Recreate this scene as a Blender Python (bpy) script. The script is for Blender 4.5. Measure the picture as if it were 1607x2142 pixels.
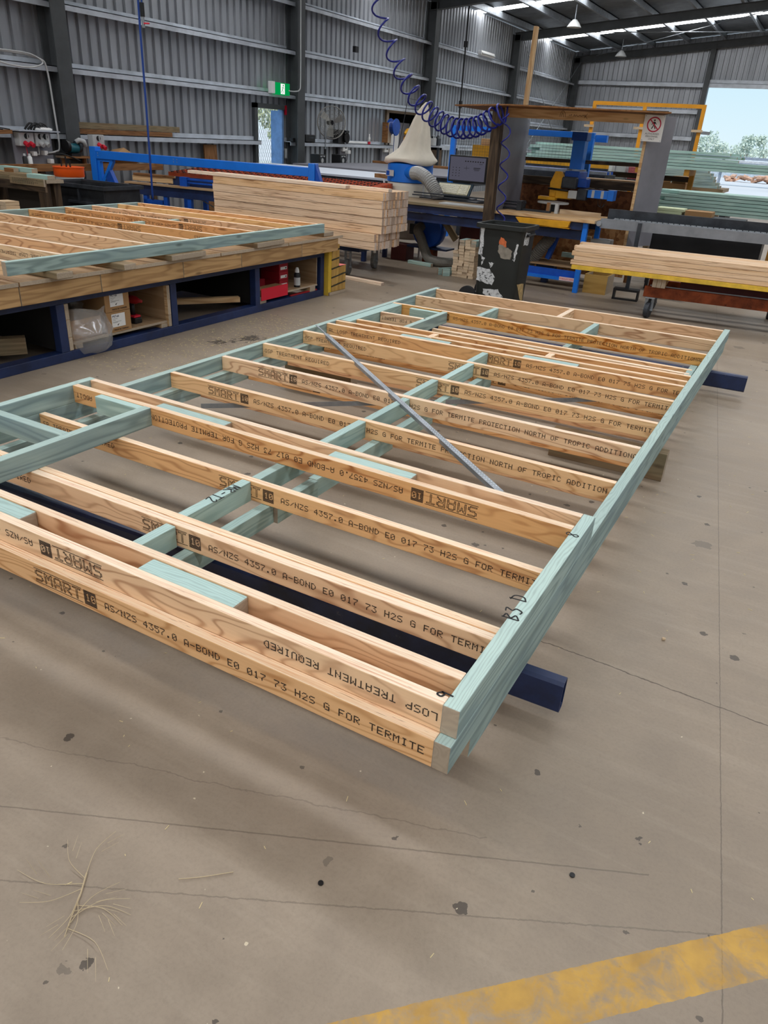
import bpy, bmesh, math, random
from mathutils import Vector, Matrix, Euler
random.seed(7)
for o in list(bpy.data.objects): bpy.data.objects.remove(o, do_unlink=True)
S = bpy.context.scene
COL = S.collection
PI = math.pi
# ---------------------------------------------------------------- camera
cam = bpy.data.cameras.new('camera'); co = bpy.data.objects.new('camera', cam); COL.objects.link(co)
cam.sensor_fit = 'VERTICAL'; cam.sensor_height = 24.0; cam.lens = 17.151
cam.clip_start = 0.05; cam.clip_end = 600
co.matrix_world = Matrix(((0.868675, -0.269503, 0.415659, 0.43869), (0.492288, 0.375988, -0.785039, -1.28032),
                          (0.055287, 0.886567, 0.459284, 1.65), (0, 0, 0, 1)))
S.camera = co
# ---------------------------------------------------------------- exposure, sky, sun
S.view_settings.view_transform = 'Standard'; S.view_settings.look = 'None'
S.view_settings.exposure = 0.0; S.view_settings.gamma = 1.0; S.view_settings.use_curve_mapping = False
SKYLIGHT = 16.5
WORLD = 1.0
w = bpy.data.worlds.new('sky'); S.world = w; w.use_nodes = True
nt = w.node_tree; nt.nodes.clear()
wo = nt.nodes.new('ShaderNodeOutputWorld'); bg = nt.nodes.new('ShaderNodeBackground')
tc = nt.nodes.new('ShaderNodeTexCoord'); sp = nt.nodes.new('ShaderNodeSeparateXYZ'); rp = nt.nodes.new('ShaderNodeValToRGB')
nt.links.new(tc.outputs['Generated'], sp.inputs[0]); nt.links.new(sp.outputs['Z'], rp.inputs[0])
rp.color_ramp.elements[0].position = 0.0; rp.color_ramp.elements[0].color = (0.76, 0.93, 1.0, 1)
rp.color_ramp.elements[1].position = 0.35; rp.color_ramp.elements[1].color = (0.34, 0.62, 0.92, 1)
e = rp.color_ramp.elements.new(0.10); e.color = (0.60, 0.85, 0.99, 1)
nt.links.new(rp.outputs[0], bg.inputs[0]); bg.inputs[1].default_value = WORLD
nt.links.new(bg.outputs[0], wo.inputs[0])
sun = bpy.data.lights.new('sun', 'SUN'); sun.energy = 3.2; sun.angle = 0.01; sun.color = (1, 0.96, 0.9)
so = bpy.data.objects.new('sun', sun); COL.objects.link(so); so.location = (30, -30, 60)
so.rotation_euler = Vector((-0.32, 0.38, -1.0)).to_track_quat('-Z', 'Y').to_euler()

# ---------------------------------------------------------------- helpers
MW = {}
class B:
    def __init__(s): s.v = []; s.f = []
    def add(s, vs, fs):
        n = len(s.v); s.v += [Vector(p) for p in vs]; s.f += [tuple(i + n for i in q) for q in fs]; return s
    def box(s, x0, x1, y0, y1, z0, z1):
        vs = [(x, y, z) for z in (z0, z1) for y in (y0, y1) for x in (x0, x1)]
        return s.add(vs, [(0, 2, 3, 1), (4, 5, 7, 6), (0, 1, 5, 4), (2, 6, 7, 3), (0, 4, 6, 2), (1, 3, 7, 5)])
    def obox(s, c, size, rot=(0, 0, 0)):
        M = Matrix.Translation(c) @ Euler(rot).to_matrix().to_4x4()
        a, b, d = size[0] / 2, size[1] / 2, size[2] / 2
        vs = [M @ Vector((x, y, z)) for z in (-d, d) for y in (-b, b) for x in (-a, a)]
        return s.add(vs, [(0, 2, 3, 1), (4, 5, 7, 6), (0, 1, 5, 4), (2, 6, 7, 3), (0, 4, 6, 2), (1, 3, 7, 5)])
    def bar(s, p0, p1, wd, h, up=(0, 0, 1)):
        p0, p1 = Vector(p0), Vector(p1); x = (p1 - p0).normalized(); u = Vector(up)
        if abs(x.dot(u)) > .98: u = Vector((0, 1, 0))
        y = u.cross(x).normalized(); z = x.cross(y)
        vs = [p + y * a * wd / 2 + z * b * h / 2 for b in (-1, 1) for a in (-1, 1) for p in (p0, p1)]
        return s.add(vs, [(0, 2, 3, 1), (4, 5, 7, 6), (0, 1, 5, 4), (2, 6, 7, 3), (0, 4, 6, 2), (1, 3, 7, 5)])
    def prism(s, pts, vec):
        n = len(pts); vec = Vector(vec); vs = [Vector(p) for p in pts] + [Vector(p) + vec for p in pts]
        nn = Vector((0, 0, 0))
        for i in range(n): nn += Vector(pts[i]).cross(Vector(pts[(i + 1) % n]))
        q = [tuple(reversed(range(n))), tuple(range(n, 2 * n))] + [(i, (i + 1) % n, (i + 1) % n + n, i + n) for i in range(n)]
        if nn.dot(vec) < 0: q = [tuple(reversed(k)) for k in q]
        return s.add(vs, q)
    def tube(s, pts, r, n=8, closed=False, caps=True):
        pts = [Vector(p) for p in pts]; m = len(pts); rr = r if isinstance(r, (list, tuple)) else [r] * m
        t0 = (pts[1] - pts[0]).normalized(); u = t0.orthogonal().normalized(); base = len(s.v)
        for i, p in enumerate(pts):
            if closed: t = (pts[(i + 1) % m] - pts[i - 1])
            else: t = pts[min(i + 1, m - 1)] - pts[max(i - 1, 0)]
            if t.length < 1e-9: t = t0
            t.normalize(); u = (u - t * u.dot(t))
            if u.length < 1e-6: u = t.orthogonal()
            u.normalize(); w_ = t.cross(u)
            for k in range(n):
                a = 2 * PI * k / n; s.v.append(p + (u * math.cos(a) + w_ * math.sin(a)) * rr[i])
        for i in range(m if closed else m - 1):
            j = (i + 1) % m
            for k in range(n):
                l = (k + 1) % n; s.f.append((base + i * n + k, base + i * n + l, base + j * n + l, base + j * n + k))
        if caps and not closed:
            s.f.append(tuple(base + k for k in reversed(range(n)))); s.f.append(tuple(base + (m - 1) * n + k for k in range(n)))
        return s
    def cyl(s, a, b, r0, r1=None, n=20): return s.tube([a, b], [r0, r0 if r1 is None else r1], n)
    def lathe(s, prof, c, n=24, axis='z', rot=None):
        base = len(s.v); c = Vector(c)
        for r, z in prof:
            for k in range(n):
                a = 2 * PI * k / n; p = Vector((r * math.cos(a), r * math.sin(a), z))
                if axis == 'x': p = Vector((p.z, p.x, p.y))
                if axis == 'y': p = Vector((p.y, p.z, p.x))
                if rot: p = Euler(rot).to_matrix() @ p
                s.v.append(c + p)
        for i in range(len(prof) - 1):
            for k in range(n):
                l = (k + 1) % n; s.f.append((base + i * n + k, base + i * n + l, base + (i + 1) * n + l, base + (i + 1) * n + k))
        if prof[0][0] > 1e-5: s.f.append(tuple(base + k for k in reversed(range(n))))
        if prof[-1][0] > 1e-5: s.f.append(tuple(base + (len(prof) - 1) * n + k for k in range(n)))
        return s
    def quad(s, a, b, c, d): return s.add([a, b, c, d], [(0, 1, 2, 3)])
    def ball(s, c, r, n=12, m=8, sc=(1, 1, 1)):
        prof = [(max(1e-6, r * math.sin(PI * i / m)), -r * math.cos(PI * i / m)) for i in range(m + 1)]
        b = B().lathe(prof, (0, 0, 0), n)
        return s.add([Vector(c) + Vector((p.x * sc[0], p.y * sc[1], p.z * sc[2])) for p in b.v], b.f)
    def build(s, name, mat, parent=None, bevel=0, smooth=False, loc=None, label=None, cat=None, group=None, kind=None, seg=2):
        me = bpy.data.meshes.new(name)
        if parent is not None:
            P = MW[parent.name].inverted(); vs = [P @ p for p in s.v]; M = MW[parent.name]
        else:
            if loc is None:
                xs = [p.x for p in s.v]; ys = [p.y for p in s.v]; zs = [p.z for p in s.v]
                loc = ((min(xs) + max(xs)) / 2, (min(ys) + max(ys)) / 2, min(zs))
            loc = Vector(loc); vs = [p - loc for p in s.v]; M = Matrix.Translation(loc)
        me.from_pydata([tuple(p) for p in vs], [], s.f); me.validate(); me.update()
        if smooth:
            me.shade_smooth()
        me.materials.append(mat)
        o = bpy.data.objects.new(name, me); COL.objects.link(o)
        if smooth == 'auto':
            md = o.modifiers.new('edge', 'EDGE_SPLIT'); md.split_angle = 0.7
        if parent is not None: o.parent = parent
        else: o.location = loc
        MW[o.name] = M.copy()
        if bevel:
            md = o.modifiers.new('bevel', 'BEVEL'); md.width = bevel; md.segments = seg; md.limit_method = 'ANGLE'; md.angle_limit = 0.6
        props(o, label, cat, group, kind); return o
def props(o, label=None, cat=None, group=None, kind=None):
    if label: o['label'] = label
    if cat: o['category'] = cat
    if group: o['group'] = group
    if kind: o['kind'] = kind
    return o
def thing(name, label, cat, loc, rotz=0.0, group=None):
    o = bpy.data.objects.new(name, None); COL.objects.link(o); o.empty_display_size = .1
    o.location = loc; o.rotation_euler = (0, 0, rotz); MW[o.name] = Matrix.Translation(loc)
    return props(o, label, cat, group)
def frame_of(p0, p1, up=(0, 0, 1)):
    p0, p1 = Vector(p0), Vector(p1); x = (p1 - p0).normalized(); u = Vector(up)
    if abs(x.dot(u)) > .98: u = Vector((0, 1, 0))
    y = u.cross(x).normalized(); z = x.cross(y)
    M = Matrix((x, y, z)).transposed().to_4x4(); M.translation = (p0 + p1) / 2
    return M, (p1 - p0).length
MESHC = {}
def piece(name, p0, p1, wd, h, mat, parent=None, up=(0, 0, 1), bevel=.003, label=None, cat=None, group=None):
    """a sawn length of timber or section: own origin, local x along its length"""
    M, L = frame_of(p0, p1, up)
    key = (round(L, 4), wd, h, mat.name)
    if key not in MESHC:
        b = B().box(-L / 2, L / 2, -wd / 2, wd / 2, -h / 2, h / 2)
        me = bpy.data.meshes.new(name); me.from_pydata([tuple(v) for v in b.v], [], b.f); me.update(); me.materials.append(mat); MESHC[key] = me
    o = bpy.data.objects.new(name, MESHC[key]); COL.objects.link(o)
    if parent is not None:
        o.parent = parent; o.matrix_local = MW[parent.name].inverted() @ M
    else: o.matrix_local = M
    MW[o.name] = M
    if bevel:
        md = o.modifiers.new('bevel', 'BEVEL'); md.width = bevel; md.segments = 2
    return props(o, label, cat, group)
def structure(o): o['kind'] = 'structure'; return o
def rotp(p, piv, a):
    x, y = p[0] - piv[0], p[1] - piv[1]; c, s = math.cos(a), math.sin(a)
    return (piv[0] + c * x - s * y, piv[1] + s * x + c * y, p[2])
def lerp(a, b, t): return tuple(a[i] + (b[i] - a[i]) * t for i in range(len(a)))
def catmull(pts, n=8):
    pts = [Vector(p) for p in pts]; out = []
    for i in range(len(pts) - 1):
        a = pts[max(i - 1, 0)]; b = pts[i]; c = pts[i + 1]; d = pts[min(i + 2, len(pts) - 1)]
        for k in range(n):
            t = k / n
            out.append(.5 * ((2 * b) + (c - a) * t + (2 * a - 5 * b + 4 * c - d) * t * t + (3 * b - a - 3 * c + d) * t ** 3))
    return out + [pts[-1]]

# ---------------------------------------------------------------- materials
def srgb(r, g, b):
    f = lambda c: (c / 255 / 12.92) if c / 255 <= .04045 else ((c / 255 + .055) / 1.055) ** 2.4
    return (f(r), f(g), f(b), 1)
class N:
    """tiny node-tree writer"""
    def __init__(s, name):
        s.m = bpy.data.materials.new(name); s.m.use_nodes = True; s.t = s.m.node_tree; s.t.nodes.clear()
        s.out = s.n('ShaderNodeOutputMaterial'); s.p = s.n('ShaderNodeBsdfPrincipled'); s.l(s.p.outputs[0], s.out.inputs[0])
    def n(s, t, **k):
        o = s.t.nodes.new(t)
        for a, b in k.items(): setattr(o, a, b)
        return o
    def l(s, a, b): s.t.links.new(a, b)
    def val(s, sock, x):
        if hasattr(x, 'is_output'): s.l(x, sock)
        else: sock.default_value = x
    def math(s, op, a, b=0.0, c=None):
        o = s.n('ShaderNodeMath', operation=op); s.val(o.inputs[0], a); s.val(o.inputs[1], b)
        if c is not None: s.val(o.inputs[2], c)
        return o.outputs[0]
    def ramp(s, fac, stops):
        o = s.n('ShaderNodeValToRGB'); cr = o.color_ramp
        cr.elements[0].position, cr.elements[0].color = stops[0]; cr.elements[1].position, cr.elements[1].color = stops[-1]
        for p, c in stops[1:-1]:
            e = cr.elements.new(p); e.color = c
        s.val(o.inputs[0], fac); return o.outputs[0]
    def mix(s, fac, a, b, mode='MIX'):
        o = s.n('ShaderNodeMix', data_type='RGBA', blend_type=mode); s.val(o.inputs[0], fac); s.val(o.inputs[6], a); s.val(o.inputs[7], b); return o.outputs[2]
    def noise(s, vec, scale, detail=3, rough=.55, dist=0):
        o = s.n('ShaderNodeTexNoise'); s.l(vec, o.inputs['Vector']); o.inputs['Scale'].default_value = scale
        o.inputs['Detail'].default_value = detail; o.inputs['Roughness'].default_value = rough; o.inputs['Distortion'].default_value = dist
        return o.outputs['Fac']
    def obj(s, rand=True):
        c = s.n('ShaderNodeTexCoord').outputs['Object']
        if not rand: return c
        r = s.n('ShaderNodeObjectInfo').outputs['Random']
        cb = s.n('ShaderNodeCombineXYZ'); s.l(s.math('MULTIPLY', r, 37.0), cb.inputs[0]); s.l(s.math('MULTIPLY', r, 19.0), cb.inputs[1]); s.l(s.math('MULTIPLY', r, 53.0), cb.inputs[2])
        a = s.n('ShaderNodeVectorMath', operation='ADD'); s.l(c, a.inputs[0]); s.l(cb.outputs[0], a.inputs[1]); return a.outputs[0]
    def scale(s, vec, xyz):
        a = s.n('ShaderNodeVectorMath', operation='MULTIPLY'); s.l(vec, a.inputs[0]); a.inputs[1].default_value = xyz; return a.outputs[0]
    def bump(s, h, strength=.2, dist=.01):
        b = s.n('ShaderNodeBump'); b.inputs['Strength'].default_value = strength; b.inputs['Distance'].default_value = dist
        s.l(h, b.inputs['Height']); s.l(b.outputs[0], s.p.inputs['Normal'])
    def fin(s, col=None, rough=.6, metal=0, spec=.4):
        if col is not None: s.val(s.p.inputs['Base Color'], col)
        s.val(s.p.inputs['Roughness'], rough); s.p.inputs['Metallic'].default_value = metal
        s.p.inputs['Specular IOR Level'].default_value = spec; return s.m
def paint(name, rgb, rough=.5, metal=0, var=.12, scale=6, spec=.4, dirt=None, dirt_amt=.5):
    m = N(name); v = m.obj(); c = srgb(*rgb)
    n1 = m.noise(v, scale, 4, .6)
    d = tuple(x * (1 - var * 2) for x in c[:3]) + (1,); l = tuple(min(1, x * (1 + var)) for x in c[:3]) + (1,)
    col = m.ramp(n1, [(.3, d), (.7, l)])
    if dirt:
        n2 = m.noise(v, scale * 3.1, 5, .7)
        col = m.mix(m.ramp(n2, [(dirt_amt, (0, 0, 0, 1)), (min(1, dirt_amt + .12), (1, 1, 1, 1))]), col, srgb(*dirt))
    return m.fin(col, rough, metal, spec)
def flat(name, rgb, rough=.5, metal=0, spec=.4):
    m = N(name); return m.fin(srgb(*rgb), rough, metal, spec)
def lvl_mat(name, light, dark, edge_all=False, ef=1.0):
    """laminated pine: flowing veneer figure on the faces, broken glue lines on the edges"""
    m = N(name); v = m.obj()
    n = m.noise(m.scale(v, (1.3, 7.0, 7.0)), 1.0, 2, .45, .3)
    s_ = m.math('SINE', m.math('MULTIPLY', n, 78.0))
    ring = m.math('POWER', m.math('MULTIPLY_ADD', s_, .5, .5), 5.0)
    fib = m.noise(m.scale(v, (4.0, 130.0, 130.0)), 1.0, 3, .6)
    broad = m.noise(m.scale(v, (.9, 3, 3)), 1.0, 2)
    L, D = srgb(*light), srgb(*dark)
    r = m.n('ShaderNodeObjectInfo').outputs['Random']
    base = m.mix(m.ramp(broad, [(.3, (0, 0, 0, 1)), (.75, (1, 1, 1, 1))]), L, tuple(L[i] * .80 + D[i] * .20 for i in range(3)) + (1,))
    base = m.mix(m.math('MULTIPLY', m.math('FRACT', m.math('MULTIPLY', r, 11.7)), .55), base, srgb(232, 178, 140))
    col = m.mix(m.math('MULTIPLY', ring, m.ramp(broad, [(.25, (.12, .12, .12, 1)), (.7, (.95, .95, .95, 1))])), base, D)
    col = m.mix(m.math('MULTIPLY', m.ramp(fib, [(.4, (0, 0, 0, 1)), (.85, (1, 1, 1, 1))]), .14), col, D)
    vo = m.n('ShaderNodeTexVoronoi'); m.l(m.scale(v, (1.6, 8.0, 8.0)), vo.inputs['Vector']); vo.inputs['Scale'].default_value = 1.0
    sc_ = m.n('ShaderNodeSeparateColor'); m.l(vo.outputs['Color'], sc_.inputs[0])
    kn = m.math('MULTIPLY', m.ramp(vo.outputs['Distance'], [(.04, (1, 1, 1, 1)), (.11, (0, 0, 0, 1))]), m.math('LESS_THAN', sc_.outputs[0], .6))
    col = m.mix(m.math('MULTIPLY', kn, .75), col, srgb(128, 74, 42))
    # edges
    lam = m.noise(m.scale(v, (4.0 * ef ** .5, 260.0 * ef, 260.0 * ef)), 1.0, 3, .55, .4)
    EC = [srgb(216, 158, 120), srgb(240, 204, 168), srgb(250, 228, 200), srgb(242, 198, 166)] if ef == 1 else [srgb(138, 98, 68), srgb(222, 182, 140), srgb(234, 200, 162), srgb(196, 150, 114)]
    ecol = m.ramp(lam, [(.30, EC[0]), (.42, EC[1]), (.60, EC[2]), (.8, EC[3])])
    dk = m.noise(m.scale(v, (14.0 * ef, 330.0 * ef, 330.0 * ef)), 1.0, 2, .5, .3)
    ecol = m.mix(m.math('MULTIPLY', m.ramp(dk, [(.68, (0, 0, 0, 1)), (.74, (1, 1, 1, 1))]), .8), ecol, srgb(120, 78, 54))
    g = m.n('ShaderNodeTexCoord').outputs['Normal']; sx = m.n('ShaderNodeSeparateXYZ'); m.l(g, sx.inputs[0])
    if edge_all: isedge = m.math('LESS_THAN', m.math('ABSOLUTE', sx.outputs[0]), .6)
    else: isedge = m.math('GREATER_THAN', m.math('ABSOLUTE', sx.outputs[2]), .6)
    col = m.mix(isedge, col, ecol)
    endc = m.ramp(m.noise(m.scale(v, (1, 160.0, 40.0)), 1.0, 2), [(.3, srgb(204, 178, 158)), (.7, srgb(234, 216, 200))])
    endc = m.mix(m.math('MULTIPLY', m.math('GREATER_THAN', m.math('FRACT', m.math('MULTIPLY', r, 7.3)), .55), .6), endc, srgb(150, 122, 100))
    col = m.mix(m.math('GREATER_THAN', m.math('ABSOLUTE', sx.outputs[0]), .6), col, endc)
    hs = m.n('ShaderNodeHueSaturation'); m.l(col, hs.inputs['Color'])
    m.l(m.math('MULTIPLY_ADD', r, .12, .93), hs.inputs['Value']); m.l(m.math('MULTIPLY_ADD', m.math('FRACT', m.math('MULTIPLY', r, 5.7)), .25, .85), hs.inputs['Saturation'])
    m.bump(fib, .06, .002)
    return m.fin(hs.outputs[0], .62, 0, .25)
def pine_mat(name, light, dark, stain=None, freq=55.0, knots=.55, endc=(176, 160, 140), edge=None):
    """sawn pine, grain along local x; stain gives the blotchy treatment colour"""
    m = N(name); v = m.obj()
    n = m.noise(m.scale(v, (.8, 8.0, 8.0)), 1.0, 2, .5, .25)
    s_ = m.math('MULTIPLY_ADD', m.math('SINE', m.math('MULTIPLY', n, freq)), .5, .5)
    fib = m.noise(m.scale(v, (3.0, 150.0, 150.0)), 1.0, 3, .6)
    L, D = srgb(*light), srgb(*dark)
    col = m.mix(m.math('MULTIPLY', m.math('POWER', s_, 1.8), .62), L, D)
    col = m.mix(m.math('MULTIPLY', m.ramp(fib, [(.38, (0, 0, 0, 1)), (.78, (1, 1, 1, 1))]), .3), col, D)
    gN = m.n('ShaderNodeTexCoord').outputs['Normal']; sN = m.n('ShaderNodeSeparateXYZ'); m.l(gN, sN.inputs[0]); face = m.math('GREATER_THAN', m.math('ABSOLUTE', sN.outputs[1]), .6)
    if edge:
        sv = m.n('ShaderNodeSeparateXYZ'); m.l(v, sv.inputs[0])
        wv = m.math('SINE', m.math('ADD', m.math('MULTIPLY', sv.outputs[1], 560.0), m.math('MULTIPLY', m.noise(m.scale(v, (2.2, 14, 14)), 1.0, 3), 46.0)))
        ln = m.math('POWER', m.math('MULTIPLY_ADD', wv, .5, .5), 3.0)
        ec0 = m.mix(m.math('MULTIPLY', ln, .36), srgb(*edge), tuple(x * .45 for x in srgb(*edge)[:3]) + (1,))
        col = m.mix(face, ec0, col)
    if stain:
        bl = m.noise(m.scale(v, (1.6, 7, 7)), 1.0, 4, .65, .5)
        sf = m.math('MULTIPLY', m.ramp(bl, [(.40, (0, 0, 0, 1)), (.72, (1, 1, 1, 1))]), m.math('MULTIPLY_ADD', face, .45, .2))
        col = m.mix(sf, col, srgb(*stain))
    vo = m.n('ShaderNodeTexVoronoi'); m.l(m.scale(v, (1.9, 6.0, 6.0)), vo.inputs['Vector']); vo.inputs['Scale'].default_value = 1.0
    kn = m.ramp(vo.outputs['Distance'], [(.035, (1, 1, 1, 1)), (.10, (0, 0, 0, 1))])
    col = m.mix(m.math('MULTIPLY', kn, knots), col, tuple(x * .25 for x in D[:3]) + (1,))
    g = m.n('ShaderNodeTexCoord').outputs['Normal']; sx = m.n('ShaderNodeSeparateXYZ'); m.l(g, sx.inputs[0])
    rg = m.noise(v, 14.0, 1, .5, .3); rr = m.math('MULTIPLY_ADD', m.math('SINE', m.math('MULTIPLY', rg, 60.0)), .5, .5)
    E_ = srgb(*endc); ec = m.mix(m.math('MULTIPLY', rr, .22), E_, tuple(x * .55 for x in E_[:3]) + (1,))
    col = m.mix(m.math('GREATER_THAN', m.math('ABSOLUTE', sx.outputs[0]), .6), col, ec)
    hs = m.n('ShaderNodeHueSaturation'); m.l(col, hs.inputs['Color']); r = m.n('ShaderNodeObjectInfo').outputs['Random']
    m.l(m.math('MULTIPLY_ADD', r, .2, .88), hs.inputs['Value'])
    m.bump(fib, .08, .002)
    return m.fin(hs.outputs[0], .65, 0, .25)
def osb_mat(name, a, b):
    m = N(name); v = m.obj()
    vo = m.n('ShaderNodeTexVoronoi'); m.l(m.scale(v, (1, 1, 1)), vo.inputs['Vector']); vo.inputs['Scale'].default_value = 22.0
    sp_ = m.n('ShaderNodeSeparateColor'); m.l(vo.outputs['Color'], sp_.inputs[0])
    n = m.noise(m.scale(v, (30, 8, 8)), 1.0, 3)
    col = m.ramp(m.math('MULTIPLY_ADD', sp_.outputs[0], .6, m.math('MULTIPLY', n, .4)), [(.15, srgb(*b)), (.8, srgb(*a))])
    return m.fin(col, .75, 0, .2)

LVL = lvl_mat('lvl_pine', (246, 210, 156), (178, 122, 76))
LVLW = lvl_mat('lvl_pine_orange', (238, 188, 124), (164, 100, 54))
LVLP = lvl_mat('lvl_pack_coarse', (240, 204, 156), (178, 122, 76), True, .30)
LVLE = lvl_mat('lvl_pack_edges', (240, 204, 156), (178, 122, 76), True)
TEAL = pine_mat('treated_pine_plate', (168, 190, 184), (106, 126, 124), (130, 156, 166), edge=(186, 208, 200))
TEALS = pine_mat('treated_pine_block', (178, 200, 188), (126, 150, 142), (138, 170, 172), 70.0, .35, edge=(182, 208, 202))
TEALD = pine_mat('treated_pine_stock', (178, 206, 196), (134, 168, 160), (150, 186, 176), 30.0, .2)
PINE = pine_mat('plain_pine', (218, 184, 138), (170, 124, 78))
PINEE = pine_mat('bench_edge_pine', (188, 152, 106), (136, 100, 64))
RED_SHADED = flat('nail_box_red_shaded', (158, 20, 36), .6)  # box red darkened in its colour to stand for shade in the bay
PINEG = pine_mat('weathered_pine', (150, 128, 98), (104, 82, 58), (124, 120, 96))
PINEB = pine_mat('brown_pine', (150, 106, 66), (104, 66, 36))
SPARE = None
DARKT = pine_mat('dark_stained_timber', (92, 74, 56), (38, 30, 24), (30, 26, 24), endc=(120, 100, 80))
PLY = pine_mat('plywood', (176, 146, 112), (146, 112, 78), None, 30.0, .2)
YELP = pine_mat('yellow_plywood', (196, 158, 88), (160, 122, 62), None, 25.0, .2)
CUT = pine_mat('offcut_pine', (206, 182, 150), (160, 130, 98), None, 40.0, .2, (214, 190, 160))
OSB = osb_mat('osb_sheet', (186, 138, 92), (128, 82, 48))
OSBD = osb_mat('osb_dark_backboard', (120, 76, 48), (78, 46, 28))
INK = flat('stencil_ink', (34, 28, 26), .8)
MARK = flat('marker_ink', (16, 16, 18), .6)
NAVY = paint('navy_steel', (28, 46, 88), .45, 0, .25, 5, .5)
NAVYR = paint('navy_steel_worn', (26, 42, 82), .4, 0, .3, 7, .5, (86, 88, 96), .66)
BLUE = paint('machine_blue', (18, 116, 222), .4, 0, .06, 4, .5)
BLUED = paint('deep_blue', (16, 78, 176), .45, 0, .15, 5)
YEL = paint('safety_yellow', (222, 160, 28), .5, 0, .12, 6, .4, (120, 90, 40), .68)
YELB = paint('yellow_painted_timber', (214, 176, 58), .6, 0, .12, 6)
ORNG = flat('orange_plastic', (244, 92, 22), .4)
RED = flat('red_card', (206, 28, 52), .55)
REDD = flat('dark_red_paint', (150, 24, 28), .5)
WHITE = flat('white_plastic', (228, 228, 226), .45)
LGREY = paint('light_grey_plastic', (186, 188, 188), .45, 0, .06)
STEEL = paint('galvanised_steel', (158, 164, 170), .42, .6, .14, 9)
ZINC = paint('zinc_girt', (196, 202, 210), .42, .25, .12, 3)
GREYP = paint('grey_painted_steel', (74, 77, 79), .5, 0, .12, 3)
DGREY = paint('dark_grey_steel', (58, 62, 68), .5, .3, .25, 6)
BLACK = flat('black_plastic', (22, 22, 24), .5)
BLACKG = flat('black_rubber', (28, 28, 30), .75)
CARD = paint('cardboard', (166, 128, 86), .8, 0, .08, 4)
LGREYC = paint('conveyor_grey', (138, 142, 148), .45, .2, .1, 6)
PANELG = paint('grey_faced_panel', (128, 128, 136), .5, 0, .10, 2, .4, (168, 168, 176), .7)
CANVAS = paint('calico_bag', (216, 208, 192), .85, 0, .06, 3)
RUST = paint('rusted_steel', (142, 70, 38), .8, .1, .3, 6, .3, (66, 34, 24), .58)
HOSEW = paint('light_ducting', (168, 168, 166), .45, .2, .06)
WHEELG = flat('grey_tread', (118, 118, 116), .7)
HOSEG = paint('grey_ducting', (112, 108, 100), .55, 0, .1)
HOSEB = flat('blue_air_hose', (24, 34, 128), .3, 0, .5)
HOSEL = flat('blue_drop_hose', (22, 62, 140), .4, 0, .5)
MAROON = paint('maroon_paint', (92, 42, 40), .6, 0, .1)
# ================================================================ FLOOR
m = N('concrete_floor'); v = m.obj(False)
n1 = m.noise(v, .7, 4, .6, .4); n2 = m.noise(v, 5.5, 6, .7); n3 = m.noise(v, 90.0, 3, .7)
sc = m.noise(m.scale(v, (1.4, 16.0, 1.0)), 1.0, 4, .65, .4)
col = m.ramp(n1, [(.28, srgb(134, 120, 104)), (.5, srgb(150, 135, 118)), (.74, srgb(166, 151, 133))])
col = m.mix(m.math('MULTIPLY', m.ramp(n2, [(.35, (1, 1, 1, 1)), (.6, (0, 0, 0, 1))]), .22), col, srgb(104, 92, 80))
col = m.mix(m.math('MULTIPLY', m.ramp(sc, [(.5, (0, 0, 0, 1)), (.75, (1, 1, 1, 1))]), .18), col, srgb(186, 172, 154))
col = m.mix(m.math('MULTIPLY', m.ramp(n3, [(.3, (1, 1, 1, 1)), (.55, (0, 0, 0, 1))]), .14), col, srgb(84, 74, 66))
def spots(scale, r, colr, amt, off, keep):
    global col
    vo = m.n('ShaderNodeTexVoronoi'); ad = m.n('ShaderNodeVectorMath', operation='ADD'); ad.inputs[1].default_value = off
    wob = m.n('ShaderNodeTexNoise'); m.l(v, wob.inputs['Vector']); wob.inputs['Scale'].default_value = scale * 6; wob.inputs['Detail'].default_value = 4
    w2 = m.n('ShaderNodeVectorMath', operation='MULTIPLY_ADD'); m.l(wob.outputs['Color'], w2.inputs[0]); w2.inputs[1].default_value = (.25 / scale,) * 3; m.l(v, w2.inputs[2])
    m.l(w2.outputs[0], ad.inputs[0]); m.l(ad.outputs[0], vo.inputs['Vector']); vo.inputs['Scale'].default_value = scale
    s2 = m.n('ShaderNodeSeparateColor'); m.l(vo.outputs['Color'], s2.inputs[0])
    mask = m.math('MULTIPLY', m.math('LESS_THAN', vo.outputs['Distance'], m.math('MULTIPLY', s2.outputs[1], r)), m.math('LESS_THAN', s2.outputs[0], keep))
    col = m.mix(m.math('MULTIPLY', mask, amt), col, srgb(*colr))
spots(9.0, .16, (52, 46, 42), .75, (3.1, 1.7, 0), .35)
spots(3.2, .17, (78, 72, 66), .45, (.3, .9, 0), .5)
spots(17.0, .13, (66, 60, 54), .7, (1.1, 4.7, 0), .22)
spots(24.0, .10, (214, 200, 172), .85, (5.3, .2, 0), .12)
s = m.n('ShaderNodeSeparateXYZ'); m.l(v, s.inputs[0]); X, Y = s.outputs[0], s.outputs[1]
wig = m.math('MULTIPLY_ADD', m.noise(v, 7.0, 4, .7), .05, -.025); wig2 = m.math('MULTIPLY_ADD', m.noise(v, 30.0, 4, .7), .012, -.006)
def line(a, b, c, wd, colr, amt, wob, cond=None):
    """stroke where |a x + b y + c| < wd"""
    global col
    d = m.math('ADD', m.math('ADD', m.math('MULTIPLY', X, a), m.math('MULTIPLY', Y, b)), m.math('ADD', wob, c))
    k = m.math('LESS_THAN', m.math('ABSOLUTE', d), wd)
    if cond is not None: k = m.math('MULTIPLY', k, cond)
    col = m.mix(m.math('MULTIPLY', k, amt), col, srgb(*colr))
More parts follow.
